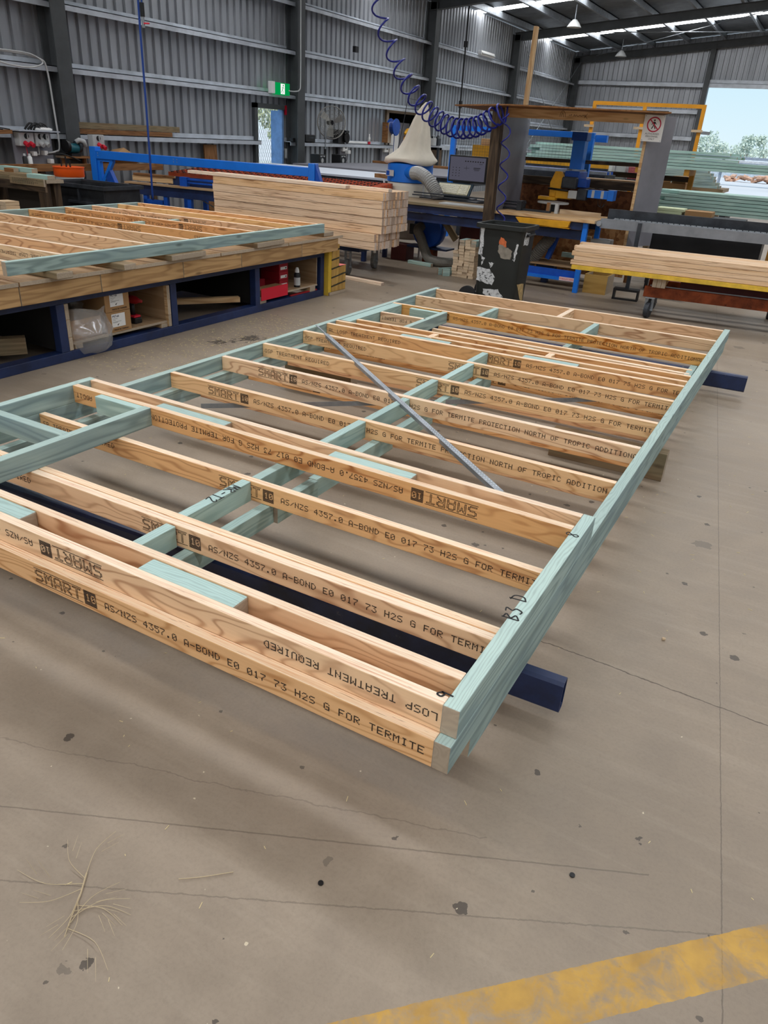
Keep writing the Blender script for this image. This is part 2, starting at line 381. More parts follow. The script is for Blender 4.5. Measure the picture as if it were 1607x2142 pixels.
# wandering crack, saw-cut joint, tyre scuffs
line(.03, 1.0, -.975, .0028, (78, 66, 56), .8, m.math('MULTIPLY', wig, .8), m.math('GREATER_THAN', X, -.2))
line(.99, .128, -.692, .0016, (84, 74, 66), .6, m.math('MULTIPLY', wig2, .6))
line(-.42, .9, .05, .0022, (92, 80, 70), .55, m.math('MULTIPLY', wig2, .5), m.math('LESS_THAN', X, .5))
line(-.45, .88, .215, .002, (92, 82, 72), .45, wig2)
line(-.31, .95, -.02, .0022, (96, 84, 74), .4, wig, m.math('LESS_THAN', X, .1))
line(-.72, .68, .62, .003, (98, 86, 76), .35, wig)
# patches of oil on the walkway
def blot(x, y, r, amt, colr=(42, 38, 36)):
    global col
    d = m.math('SQRT', m.math('ADD', m.math('POWER', m.math('SUBTRACT', X, x), 2.0), m.math('POWER', m.math('SUBTRACT', Y, y), 2.0)))
    k = m.math('LESS_THAN', m.math('ADD', d, m.math('MULTIPLY_ADD', m.noise(v, 16.0, 4, .7), .55, -.27)), r)
    col = m.mix(m.math('MULTIPLY', k, amt), col, srgb(*colr))
blot(-3.62, 3.72, .10, .75); blot(-3.74, 3.45, .05, .7); blot(-3.68, 3.55, .03, .7)
# yellow painted walkway line (worn)
d = m.math('ADD', m.math('MULTIPLY', X, -.685), m.math('MULTIPLY', Y, .729))
d = m.math('ADD', d, m.math('MULTIPLY', wig2, .8))
k = m.math('LESS_THAN', m.math('ABSOLUTE', m.math('ADD', d, .4455)), .0565)
wear = m.ramp(m.noise(v, 13.0, 6, .72, .6), [(.33, (.12, .12, .12, 1)), (.55, (1, 1, 1, 1))])
ycol = m.ramp(m.noise(v, 9.0, 4, .6), [(.3, srgb(168, 128, 54)), (.7, srgb(204, 158, 62))])
col = m.mix(m.math('MULTIPLY', k, m.math('MULTIPLY', wear, .9)), col, ycol)
m.bump(m.math('ADD', n3, m.math('MULTIPLY', n2, 2.0)), .05, .004)
FLOORM = m.fin(col, m.ramp(n2, [(.3, (.42, .42, .42, 1)), (.7, (.6, .6, .6, 1))]), 0, .45)
structure(B().box(-10.5, 16, -32, 34, -.2, 0).build('floor', FLOORM, loc=(0, 0, 0)))
# curls of wood shaving and sawdust
sd = B(); rnd = random.Random(3)
def chip(x, y, L, a, wd=.0016, z=.0008):
    sd.bar((x, y, z), (x + L * math.cos(a), y + L * math.sin(a), z), wd, .0012)
for _ in range(420):
    x, y = rnd.uniform(-4.1, 1.4), rnd.uniform(-.9, 5.5)
    chip(x, y, rnd.uniform(.006, .02), rnd.uniform(0, PI))
for _ in range(900):
    x, y = rnd.gauss(-3.75, .3), rnd.uniform(2.3, 4.6)
    if x > -4.15: chip(x, y, rnd.uniform(.008, .025), rnd.uniform(0, PI), .0022)
sd.build('wood_shavings', flat('shavings', (214, 196, 150), .8), label='pale wood shavings and sawdust scattered over the concrete floor', cat='sawdust', kind='stuff', loc=(0, 0, 0))
# ================================================================ WALLS
m = N('corrugated_wall'); v = m.obj(False)
n = m.noise(m.scale(v, (1, 1, .25)), 2.2, 3)
col = m.ramp(n, [(.3, srgb(150, 153, 158)), (.7, srgb(172, 175, 180))])
g2 = m.noise(m.scale(v, (6, 6, .4)), 1.0, 3)
col = m.mix(m.math('MULTIPLY', m.ramp(g2, [(.55, (0, 0, 0, 1)), (.8, (1, 1, 1, 1))]), .25), col, srgb(118, 120, 124))
WALLM = m.fin(col, .36, .42, .5)
W0 = -10.5
PROF = [(0, 0), (.118, 0), (.128, -.042), (.186, -.042), (.2, 0)]      # wide pan inside, narrow rib standing outwards
def sheet(b, axis, a0, a1, z0, z1f, base, sgn):
    k0 = math.floor(a0 / .2); pts = []
    a = k0 * .2
    while a < a1:
        for u, d in PROF[:-1]:
            p = a + u
            if a0 <= p <= a1: pts.append((p, d))
        a += .2
    pts = [(a0, 0)] + pts + [(a1, 0)]
    for (p, d), (q, e_) in zip(pts, pts[1:]):
        if q - p < 1e-6: continue
        f = (lambda t, dd, z: (base + sgn * dd, t, z)) if axis == 'y' else (lambda t, dd, z: (t, base - sgn * dd, z))
        b.quad(f(p, d, z0), f(q, e_, z0), f(q, e_, z1f(q)), f(p, d, z1f(p)))
EAVE = 5.12; SLOPE = .103
roof = lambda x: EAVE + SLOPE * (x - W0)
DY0, DY1, OY0, OY1 = 12.52, 13.40, 18.15, 20.3
b = B(); top = lambda t: 5.1
for a0, a1, z0, z1 in ((-32, DY0, 0, 5.1), (DY0, DY1, 1.97, 5.1), (DY1, OY0, 0, 5.1), (OY0, OY1, 2.25, 5.1), (OY1, 34, 0, 5.1)):
    sheet(b, 'y', a0, a1, z0, (lambda t, z=z1: z), W0, 1)
structure(b.build('wall_left', WALLM, loc=(W0, 0, 0)))
b = B(); sheet(b, 'x', W0, -4.95, 0, lambda t: roof(t) - .02, 34, -1); sheet(b, 'x', -4.95, 3.5, 4.0, lambda t: roof(t) - .02, 34, -1); sheet(b, 'x', 3.5, 16, 0, lambda t: roof(t) - .02, 34, -1)
structure(b.build('wall_far', WALLM, loc=(0, 34, 0)))
b = B().box(16, 16.15, -32, 34, 0, roof(16)); structure(b.build('wall_right', WALLM, loc=(16, 0, 0)))
b = B().box(W0, -4, -32.15, -32, 0, roof(-4)).box(-4, 9, -32.15, -32, 4.6, roof(0)).box(9, 16, -32.15, -32, 0, roof(10)); structure(b.build('wall_near', WALLM, loc=(0, -32, 0)))
# roof sheeting with foil, skylight strips
m = N('roof_foil'); v = m.obj(False)
n = m.noise(v, 3.0, 4, .6); fold = m.noise(m.scale(v, (.6, 8, 1)), 1.0, 3)
ROOFM = m.fin(m.ramp(n, [(.3, srgb(96, 100, 104)), (.7, srgb(138, 142, 146))]), .38, .6, .5); 
skyl = []
for y in (-27.2, -20.8, -14.5, -8.1, -1.85, 4.4, 10.65, 16.95, 23.65, 30.2): skyl.append((y - .27, y + .27))  # hindmost three strips are unseen, added to brighten faces turned to the camera
b = B(); prev = -32.2
for y0, y1 in skyl + [(34.15, None)]:
    b.add([(W0 - .1, prev, roof(W0 - .1)), (16.2, prev, roof(16.2)), (16.2, y0, roof(16.2)), (W0 - .1, y0, roof(W0 - .1)),
           (W0 - .1, prev, roof(W0 - .1) + .04), (16.2, prev, roof(16.2) + .04), (16.2, y0, roof(16.2) + .04), (W0 - .1, y0, roof(W0 - .1) + .04)],
          [(0, 3, 2, 1), (4, 5, 6, 7), (0, 1, 5, 4), (3, 7, 6, 2)])
    prev = y1
structure(b.build('ceiling', ROOFM, loc=(0, 0, EAVE)))
m = N('skylight_sheet'); em = m.n('ShaderNodeEmission'); em.inputs[0].default_value = (.97, .985, 1.0, 1); em.inputs[1].default_value = SKYLIGHT
m.l(em.outputs[0], m.out.inputs[0]); SKYM = m.m
for i, (y0, y1) in enumerate(skyl):
    b = B().add([(W0 - .1, y0, roof(W0 - .1)), (16.2, y0, roof(16.2)), (16.2, y1, roof(16.2)), (W0 - .1, y1, roof(W0 - .1))], [(0, 3, 2, 1)])
    structure(b.build('window_%d' % (i + 1), SKYM, loc=(0, y0, EAVE)))
# rafters, portal columns, purlins, girts
RAFT = [-30.2, -23.9, -17.6, -11.3, -5.0, 1.3, 7.55, 13.7, 20.1, 26.6, 33.75]
for i, y in enumerate(RAFT):
    b = B()
    for dz0, dz1, hw in ((-.27, -.255, .09), (-.035, -.02, .09), (-.255, -.035, .012)):
        b.add([(x, yy, roof(x) - .2 + dz) for x in (W0 + .1, 16) for dz in (dz0, dz1) for yy in (y - hw, y + hw)],
              [(0, 1, 3, 2), (4, 6, 7, 5), (0, 4, 5, 1), (2, 3, 7, 6), (0, 2, 6, 4), (1, 5, 7, 3)])
    structure(b.build('trim_%d' % (i + 1), GREYP, loc=(W0 + .2, y, 5)))
    b = B().box(W0 + .05, W0 + .07, y - .13, y + .13, 0, 4.86).box(W0 + .33, W0 + .35, y - .13, y + .13, 0, 4.86).box(W0 + .07, W0 + .33, y - .012, y + .012, 0, 4.86)
    structure(b.build('trim_%d' % (i + 121), GREYP, loc=(W0 + .2, y, 0)))
b = B()
for x in (-9.9, -8.6, -7.3, -6.0, -4.7, -3.4, -2.1, -.8, .5, 1.8, 3.1, 4.4, 5.7, 7.0, 9, 11, 13, 15):
    z = roof(x) - .01
    b.box(x - .008, x + .008, -32, 34, z - .19, z - .005).box(x - .008, x + .07, -32, 34, z - .2, z - .19).box(x - .07, x + .008, -32, 34, z - .02, z - .005)
structure(b.build('trim_40', STEEL, loc=(0, 0, 5)))
def zgirt(b, y0, y1, z, x=W0):
    b.box(x + .02, x + .2, y0, y1, z - .006, z + .006).box(x + .19, x + .2, y0, y1, z - .075, z + .006).box(x + .02, x + .03, y0, y1, z, z + .075)
n_ = 50
for z in (2.27, 3.09, 3.95):
    b = B(); zgirt(b, -32, 33.9, z); structure(b.build('trim_%d' % n_, ZINC, loc=(W0, 0, z))); n_ += 1
b = B(); zgirt(b, -32, DY0 - .05, 1.36); zgirt(b, DY1 + .1, OY0 + .05, 1.36); zgirt(b, OY1 + .1, 33.9, 1.36)
structure(b.build('trim_%d' % n_, ZINC, loc=(W0, 0, 1.36))); n_ += 1
for z, x1 in ((4.08, 16), (3.15, -5.05), (2.2, -5.05), (1.36, -5.05)):
    b = B().box(W0 + .1, x1, 33.8, 33.98, z - .006, z + .006).box(W0 + .1, x1, 33.8, 33.81, z - .15, z + .006); structure(b.build('trim_%d' % n_, ZINC, loc=(-5, 33.8, z))); n_ += 1
b = B().box(-5.12, -4.93, 33.7, 33.98, 0, roof(-5) - .3); structure(b.build('trim_%d' % n_, GREYP, loc=(-5, 33.8, 0))); n_ += 1
b = B().box(-4.95, 3.5, 33.82, 33.98, 3.98, 4.2); structure(b.build('trim_%d' % n_, ZINC, loc=(-1, 33.8, 4))); n_ += 1
# side door opening frame
b = B().box(W0 - .02, W0 + .08, DY0 - .1, DY0, 0, 2.06).box(W0 - .02, W0 + .08, DY0 - .1, DY1 + .05, 1.97, 2.06)
structure(b.build('door_1', GREYP, loc=(W0, DY0, 0)))
b = B().box(W0 - .06, W0 + .04, DY1, DY1 + .06, 0, 2.0).box(W0 - .26, W0 - .06, DY1 - .0, DY1 + .04, .02, 1.95)
structure(b.build('door_2', paint('door_leaf_blue', (120, 160, 214), .4), loc=(W0, DY1, 0)))
# diagonal rod bracing
for i, (p, q) in enumerate((((W0 + .4, 26.7, 4.7), (W0 + .4, 33.6, .6)), ((W0 + .4, 33.6, 4.7), (W0 + .4, 26.7, .6)), ((-9.5, 26.8, 4.95), (-1.5, 33.6, 5.75)), ((-1.5, 26.8, 5.75), (-9.5, 33.6, 4.95)))):
    structure(B().cyl(p, q, .012, n=6).build('trim_%d' % (70 + i), STEEL, loc=p))
# recess behind the plant-room opening
b = B().box(W0 - 2.2, W0 - 2.1, OY0 - .3, OY1 + .3, 0, 2.6).box(W0 - 2.1, W0 - .05, OY0 - .35, OY0 - .25, 0, 2.6).box(W0 - 2.1, W0 - .05, OY1 + .25, OY1 + .35, 0, 2.6).box(W0 - 2.2, W0 - .05, OY0 - .35, OY1 + .35, 2.6, 2.7).box(W0 - 2.2, W0 - .05, OY0 - .35, OY1 + .35, -.1, 0)
structure(b.build('wall_recess', GREYP, loc=(W0 - 1, OY0, 0)))
b = B().box(W0 - .03, W0 + .06, OY0 - .02, OY1, 2.14, 2.28).box(W0 - .03, W0 + .06, OY0 - .12, OY0, 0, 2.28)
structure(b.build('trim_80', PINEG, loc=(W0, OY0, 0)))
b = B().box(W0 - .9, W0 - .82, OY0, OY1, 1.86, 2.02); structure(b.build('trim_81', PINEB, loc=(W0 - .86, OY0, 1.9)))
# ================================================================ OUTSIDE
GRD = paint('yard_ground', (206, 202, 200), .8, 0, .05, .3)
structure(B().box(-200, 200, 34, 400, -.25, -.05).build('floor_yard', GRD, loc=(0, 34, -.2)))
structure(B().box(-60, W0, -90, 34, -.25, -.05).build('floor_verge', paint('verge', (196, 196, 186), .9, 0, .12, 1.5), loc=(-20, 0, -.2)))
structure(B().box(-10.5, 60, -90, -32, -.25, -.05).build('floor_apron', GRD, loc=(0, -40, -.2)))
FOL = N('foliage'); _v = FOL.obj(); _n = FOL.noise(_v, 3.0, 4)
FOLM = FOL.fin(FOL.ramp(_n, [(.3, srgb(172, 186, 168)), (.7, srgb(220, 226, 212))]), .8, 0, .2)
TRUNK = flat('trunk_bark', (150, 130, 112), .9)
rt = random.Random(11)
TL = ['spreading pale gum tree with an umbrella crown beyond the yard', 'low round tree at the left end of the treeline beyond the yard', 'tall upright tree in the treeline beyond the yard']
def leaf_cloud(b, c, r, n, sz, rr):
    for _ in range(n):
        u = Vector((rr.gauss(0, 1), rr.gauss(0, 1), rr.gauss(0, 1))).normalized() * (r * rr.random() ** .4)
        p = Vector(c) + Vector((u.x, u.y, u.z * .7)); a = Vector((rr.uniform(-1, 1), rr.uniform(-1, 1), rr.uniform(-1, 1))).normalized() * sz; d = a.orthogonal().normalized() * sz * .6
        b.add([p - a, p + d, p + a, p - d], [(0, 1, 2, 3)])
for i in range(16):
    x = -15 + i * 1.3 + rt.uniform(-.3, .3); y = 76 + (i % 3) * 5.2; h = rt.uniform(2.4, 3.6) if i < 9 else rt.uniform(3.0, 4.2)
    t = thing('tree', 'pale grey green tree in the treeline beyond the open yard', 'tree', (x, y, -.05), 0, 'trees beyond the yard')
    B().tube([(x, y, -.05), (x + .1, y, h * .6)], [.12, .06], 6).build('trunk', TRUNK, t)
    b = B()
    for _ in range(7): leaf_cloud(b, (x + rt.uniform(-.75, .75), y + rt.uniform(-.8, .8), h * rt.uniform(.5, .9)), rt.uniform(.45, .8), 70, .13, rt)
    b.build('crown', FOLM, t)
# long pale sheds / stacked panels in the yard under the trees
b = B().box(-13.5, -4.5, 70, 71, -.05, 1.25).box(-13.5, -4.2, 69.5, 71.5, 1.25, 1.45)
t = b.build('site_shed', paint('yard_white', (236, 236, 238), .6), label='long low white shed roof across the yard under the trees', cat='shed')
b = B()
for k in range(3): b.box(-9.6 + k * .2, -1.9, 52, 52.6, .75 + k * .33, .9 + k * .33)
for x in (-9, -6, -3): b.box(x, x + .12, 52.1, 52.5, -.05, 1.6)
b.build('pipe_rack', paint('yard_grey', (150, 156, 166), .6), label='grey rack of long steel sections standing out in the yard', cat='rack')
b = B()
for k in range(60): b.obox((rt.uniform(-6.5, 0), 61 + rt.uniform(-.6, .6), rt.uniform(0, .35)), (rt.uniform(.3, .8), .3, .14), (rt.uniform(-.4, .4), rt.uniform(-.4, .4), rt.uniform(0, 3)))
b.build('scrap_heap', paint('scrap', (214, 168, 140), .8, 0, .2, 9, .3), label='low heap of orange and brown scrap along the far side of the yard', cat='scrap heap', kind='stuff')
t = thing('loader', 'orange and white machine parked in the yard at the right edge', 'machine', (-1.1, 46, -.05))
B().box(-1.35, -.2, 45.6, 47.2, .45, 1.25).box(-1.1, -.3, 45.7, 47.0, 1.25, 2.0).build('body', ORNG, t, .06)
for x in (-1.25, -.5):
    for y in (45.6, 47.1): B().lathe([(.1, -.12), (.42, -.12), (.42, .12), (.1, .12)], (x, y, .37), 18, 'y').build('wheel', BLACKG, t)
B().prism([(-1.7, 45.5, -.04), (-1.35, 45.5, -.04), (-1.35, 45.5, 1.1), (-1.5, 45.5, 1.1)], (0, 1.5, 0)).build('bucket', WHITE, t)
# chain-link fence and bushes outside the side door
t = thing('chain_link_fence', 'galvanised chain link fence seen through the open side door', 'fence', (-12.6, 16.0, -.05))
b = B(); fx = -12.6
for k in range(90):
    y0 = 13.2 + k * .09
    b.tube([(fx, y0, -.05), (fx, y0 + 1.1, 2.15)], .006, 3); b.tube([(fx + .01, y0 + 1.1, -.05), (fx + .01, y0, 2.15)], .006, 3)
b.build('wire_mesh', flat('fence_wire', (214, 216, 216), .5, .0), t)
for y in (13.2, 16.2, 19.2, 22): B().cyl((fx, y, -.05), (fx, y, 2.2), .03, n=8).build('post', STEEL, t)
B().cyl((fx, 13.2, 2.17), (fx, 22.2, 2.17), .02, n=8).build('top_rail', STEEL, t)
FOLG = N('hedge_green'); _v = FOLG.obj(); FOLGM = FOLG.fin(FOLG.ramp(FOLG.noise(_v, 5.0, 4), [(.3, srgb(150, 160, 112)), (.7, srgb(222, 228, 186))]), .8, 0, .2)
for k, (y, h) in enumerate(((14.6, 2.6), (17.6, 2.9), (20.6, 2.5), (23.6, 2.8))):
    t = thing('bush', 'sunlit green bush beyond the chain link fence outside the side door', 'bush', (-15.2, y, -.05), 0, 'bushes outside the side door')
    B().tube([(-15.2, y, -.05), (-15.2, y, h * .6)], .08, 6).build('stem', TRUNK, t)
    b = B()
    for _ in range(10): leaf_cloud(b, (-15.2 + rt.uniform(-.6, .6), y + rt.uniform(-.9, .9), h * rt.uniform(.55, .95)), .55, 110, .09, rt)
    b.build('foliage', FOLGM, t)
# ================================================================ DOT-MATRIX LETTERING
F5 = {'0': '3E5149453E', '1': '00427F4000', '2': '4261514946', '3': '2141454B31', '4': '1814127F10', '5': '2745454539', '6': '3C4A494930', '7': '0171090503',
      '8': '3649494936', '9': '064949291E', 'A': '7E1111117E', 'B': '7F49494936', 'C': '3E41414122', 'D': '7F4141221C', 'E': '7F49494941', 'F': '7F09090901',
      'G': '3E4149497A', 'H': '7F0808087F', 'I': '00417F4100', 'K': '7F08142241', 'L': '7F40404040', 'M': '7F020C027F', 'N': '7F0408107F', 'O': '3E4141413E',
      'P': '7F09090906', 'Q': '3E4151215E', 'R': '7F09192946', 'S': '4649494931', 'T': '01017F0101', 'U': '3F4040403F', 'V': '1F2040201F', 'W': '3F4038403F',
      'X': '6314081463', 'Y': '0708700807', 'Z': '6151494543', 'J': '2040413F01', '/': '2010080402', '.': '0060600000', '-': '0808080808', ' ': '0000000000'}
def glyph(c): h = F5[c]; return [[(int(h[2 * x:2 * x + 2], 16) >> y) & 1 for y in range(7)] for x in range(5)]
def dot(b, o, u, v, x, y, a, c):
    p = o + u * x + v * y; b.quad(p, p + u * a, p + u * a + v * c, p + v * c)
TAPE = 'AS/NZS 4357.0 A-BOND E0 017 73 H2S G FOR TERMITE PROTECTION NORTH OF TROPIC ADDITIONAL LOSP TREATMENT REQUIRED'
def dots(b, o, u, v, text, pitch=.0233, h=.025):
    o, u, v = Vector(o), Vector(u), Vector(v); cx_, cy_ = pitch / 6.4, h / 7
    for i, c in enumerate(text):
        for gx, colm in enumerate(glyph(c)):
            for gy in range(7):
                if colm[gy]: dot(b, o, u, v, i * pitch + gx * cx_, (6 - gy) * cy_, cx_ * .98, cy_ * .86)
def smart(b, o, u, v):
    """outlined word with rules above and below, then the striped square holding a 10; o = bottom left, .055 high"""
    o, u, v = Vector(o), Vector(u), Vector(v); H = .055
    for y in (0, H - .0025): dot(b, o, u, v, 0, y, .225, .0022)
    K = 4; cw, ch = .0415 / 24, .042 / 28
    for i, c in enumerate('SMART'):
        g = glyph(c); on = lambda x, y: 0 <= x < 20 and 0 <= y < 28 and g[x // K][y // K]
        for x in range(20):
            for y in range(28):
                if on(x, y) and not all(on(x + a, y + d) for a, d in ((1, 0), (-1, 0), (0, 1), (0, -1))):
                    dot(b, o, u, v, .004 + i * .0445 + x * cw * 1.05, .0065 + (27 - y) * ch, cw * 1.35, ch * 1.3)
    ox = .233; g1, g0 = glyph('1'), glyph('0')
    for r in range(14):
        for q in range(14):
            x, y = (q - 2) // 1, (r - 3)
            lit = (2 <= q <= 6 and 3 <= r <= 9 and g1[q - 2][r - 3]) or (8 <= q <= 12 and 3 <= r <= 9 and g0[q - 8][r - 3])
            if not lit: dot(b, o, u, v, ox + q * .0039, (13 - r) * H / 14, .0041, H / 14 * .72)
def stamp(st, y, z0, x0=None, flip=False, x_lo=-2.63, x_hi=-.05, faint=False):
    """the mill stamp along a stud's near face. x0 = where the outlined word starts; text runs on for the stud's length.
    coordinates are world; the face is at the stud's -y side; z0 = bottom of the stud"""
    b = B(); s = -1 if flip else 1
    xs = x0
    L = .0233 * len(TAPE); per = L + .62 + .325
    for rep in (-1, 0, 1):
        a = x0 + s * rep * per
        if x_lo < a < x_hi and x_lo < a + s * .285 < x_hi:
            P, u, v = piece_frame(st, a, z0 + (.0725 if flip else .0175), y, s); smart(b, P, u, v)
        for i, c in enumerate(TAPE):
            t = a + s * (.325 + i * .0233)
            if c != ' ' and x_lo < t - .002 and t + .002 < x_hi and x_lo < t + s * .02 < x_hi:
                P, u, v = piece_frame(st, t, z0 + (.0575 if flip else .0325), y, s); dots(b, P, u, v, c)
    if b.v:
        o = b.build('printed_lettering', INK, st); return o
def piece_frame(st, x, z, y, s):
    """point on the near face of a slightly turned stud + its text axes"""
    M = MW[st.name]; ux = M.to_3x3() @ Vector((1, 0, 0)); c = M.translation
    t = (x - c.x) / ux.x; p = c + ux * t; n = Vector((ux.y, -ux.x, 0)).normalized()
    return Vector((p.x, p.y, z)) + n * (STW / 2 + .0008), ux * s, Vector((0, 0, s))
STW = .035
def stroke(b, o, u, v, pts, k, wd=.004):
    o, u, v = Vector(o), Vector(u), Vector(v); n = u.cross(v).normalized()
    P = [o + u * (x * k) + v * (y * k) + n * .0007 for x, y in pts]
    P = catmull(P, 5) if len(P) > 2 else P
    for a, c in zip(P, P[1:]): b.bar(a, c + (c - a) * .1, wd, .0008, n)
HW = {'8': [[(.95, 1.45), (.5, 1.65), (.15, 1.35), (.45, .85), (.8, .4), (.5, -.02), (.12, .35), (.5, .85), (.95, 1.45)]], '9': [[(.8, 1.2), (.3, 1.6), (.1, 1.1), (.6, .9), (.8, 1.3), (.75, 0)]],
      '3': [[(.1, 1.5), (.7, 1.5), (.4, .9), (.8, .6), (.5, 0), (.05, .1)]], 'B': [[(.1, 0), (.2, 1.5)], [(.2, 1.5), (.8, 1.3), (.25, .8), (.8, .4), (.1, 0)]],
      'D': [[(.15, 0), (.2, 1.5)], [(.0, 1.5), (.8, 1.2), (.8, .3), (.1, 0)]], 'M': [[(0, 0), (.15, 1.5), (.45, .5), (.75, 1.5), (.9, 0)]], 'R': [[(.1, 0), (.1, 1.5), (.7, 1.3), (.15, .75), (.8, 0)]],
      '-': [[(.1, .7), (.7, .7)]], 'T': [[(0, 1.5), (.9, 1.5)], [(.45, 1.5), (.4, 0)]], '2': [[(.1, 1.2), (.5, 1.6), (.7, 1.1), (.05, 0), (.8, .05)]], '1': [[(.4, 1.5), (.4, 0)]]}
def handwrite(par, o, u, v, text, k, wd=.004):
    b = B(); o = Vector(o); u = Vector(u)
    for i, c in enumerate(text):
        if c == ' ': continue
        for st in HW[c]: stroke(b, o + u * (i * k * 1.15), u, v, st, k, wd)
    b.build('marker_writing', MARK, par)

# ================================================================ THE STACK OF WALL FRAMES
T1, T2, T3 = .435, .345, .255                 # top of each layer; each is 90 mm deep
def stud(fr, x0, x1, y0, y1, top, mat=None, name='stud'):
    """y0 / y1 = centre line at the left and right ends"""
    return piece(name, (x0, y0, top - .045), (x1, y1, top - .045), .035, .0895, mat or LVL, fr)
def plate(fr, x, y0, y1, top, mat=None, wd=.045, name='plate'):
    return piece(name, (x, y0, top - .045), (x, y1, top - .045), wd, .0895, mat or TEAL, fr)
XL, XR = -2.6345, -.0455
# ---- upper panel, a short one with an opening
p1 = thing('stud_wall', 'short upper timber wall frame with teal lintel on the near end of the stack', 'wall frame', (-1.34, .6, T2), 0, 'wall frames in the stack')
pr = plate(p1, -.023, .0, 1.222, T1); plate(p1, -2.657, -.05, 1.232, T1)
handwrite(pr, (-.037, .022, T1), (0, 1, 0), (-1, 0, 0), '9', .024, .005); handwrite(pr, (-.012, .43, T1), (-.15, 1, 0), (-1, -.15, 0), 'B3 D', .03, .0045); handwrite(pr, (-.012, 1.02, T1), (0, 1, 0), (-1, 0, 0), '8', .026, .004)
A = stud(p1, XL, XR, .0178, .0178, T1); stamp(A, 0, T1 - .09, -1.212, True)
stud(p1, XL, XR, .125, .125, T1)
A = stud(p1, XL, XR, 1.102, 1.090, T1, LVLW); stamp(A, 0, T1 - .09, -.405, True)
stud(p1, XL, XR, 1.213, 1.203, T1)
for x0, x1, ya, name in ((-2.2, -1.645, .073, 'blocking'), (-1.10, -.725, .073, 'blocking')):
    piece(name, (x0, ya, T1 - .047), (x1, ya, T1 - .047), .069, .086, TEALS, p1, bevel=.006)
for x0, x1 in ((-2.118, -1.69), (-1.124, -.725)):
    piece('blocking', (x0, 1.155, T1 - .05), (x1, 1.153, T1 - .05), .066, .082, TEALS, p1, bevel=.005)
plate(p1, -2.118, -.02, 1.083, T1, name='lintel')
piece('sill_trimmer', (-2.633, .632, T1 - .046), (-2.142, .632, T1 - .046), .045, .088, TEAL, p1)
piece('trimmer', (-2.425, 1.061, T1 - .046), (-2.142, 1.061, T1 - .046), .042, .088, TEALS, p1)
# ---- middle frame, full length
p2 = thing('stud_wall', 'long middle timber wall frame with a steel strap brace across its studs', 'wall frame', (-1.34, 2.7, T3), 0, 'wall frames in the stack')
pr2 = plate(p2, -.023, -.032, 5.545, T2); plate(p2, -2.657, -.06, 5.40, T2)
A = stud(p2, XL, XR, -.014, -.014, T2); stamp(A, 0, T3, -1.507)
A = stud(p2, XL, XR, .431, .441, T2); stamp(A, 0, T3, -1.486); stud(p2, XL, XR, .469, .48, T2)
A = stud(p2, XL, XR, .889, .886, T2, LVLW); stamp(A, 0, T3, -1.502)
ROWS = [(1.775, 1.797, -2.352), (2.226, 2.29, -2.353), (2.64, 2.725, -1.483), (3.11, 3.19, -1.482)]
for ya, yb, s in ROWS:
    A = stud(p2, XL, XR, ya, yb, T2); stamp(A, 0, T3, s)
A = stud(p2, XL, XR, 3.42, 3.55, T2, LVLW); stamp(A, 0, T3, -1.385)
stud(p2, XL, XR, 3.545, 3.675, T2); A = stud(p2, -2.535, XR, 3.69, 3.82, T2, LVLW); stamp(A, 0, T3 - .012, -1.30)
A = stud(p2, -2.53, -2.13, 4.06, 4.08, T2); stamp(A, 0, T3, -1.1, True, -2.52, -2.16)
A = stud(p2, XL, XR, 4.457, 4.515, T2, LVLW); stamp(A, 0, T3, -2.38)
stud(p2, XL, XR, 4.895, 5.03, T2); stud(p2, XL, XR, 5.325, 5.475, T2)
for x0, x1, ya, yb in ((-2.04, -1.65, 3.487, 3.507), (-1.11, -.73, 3.545, 3.565)):
    piece('blocking', (x0, ya, T2 - .045), (x1, yb, T2 - .045), .078, .088, TEALS, p2, bevel=.004)
plate(p2, -2.58, 3.58, 4.43, T2, TEALS, .09, 'lintel')
plate(p2, -2.127, 3.73, 4.44, T2, name='sill_trimmer')
piece('trimmer', (-2.42, 4.372, T2 - .046), (-2.152, 4.38, T2 - .046), .045, .088, TEALS, p2)
for x, ya, yb, mat in ((-1.33, .02, .412, TEALS), (-1.352, .489, .869, TEALS), (-1.335, .908, 1.772, TEALS), (-1.325, 1.806, 2.235, TEALS), (-1.352, 2.27, 2.655, TEALS), (-1.322, 2.69, 3.135, TEALS), (-1.352, 3.17, 3.45, TEALS),
                       (-1.853, 4.51, 4.915, TEALS), (-.975, 4.52, 4.96, TEALS), (-1.31, 4.97, 5.38, LVL), (-1.85, 3.56, 3.70, LVL), (-.97, 3.64, 3.775, LVL)):
    nog = piece('nogging', (x, ya, T2 - .046), (x, yb, T2 - .046), .045, .088, mat, p2)
    if abs(ya - .489) < .001: handwrite(nog, (-1.368, .80, T2 - .0015), (0, -1, 0), (1, 0, 0), 'MR-T2', .030, .0045)
# strap brace: folded strip with rows of holes' rims
b = B(); a0, a1 = Vector((-2.655, 3.295, T2 + .002)), Vector((-.43, 1.39, T2 + .003)); dr = (a1 - a0).normalized(); nn = Vector((dr.y, -dr.x, 0))
b.bar(a0, a0 + dr * .28, .012, .003).bar(a0 + dr * .26, a1, .030, .003).bar(a0 + dr * .3 + nn * .014 - Vector((0, 0, .009)), a1 + nn * .014 - Vector((0, 0, .009)), .002, .02)
br = b.build('strap_brace', STEEL, p2)
b = B(); k = .32
while k < (a1 - a0).length - .02:
    for off in (-.008, .006): p = a0 + dr * k + nn * off + Vector((0, 0, .0018)); b.cyl(p, p + Vector((0, 0, .0012)), .0035, .0025, 6)
    k += .022
b.build('perforations', flat('strap_bright', (206, 212, 218), .3, .7), br)
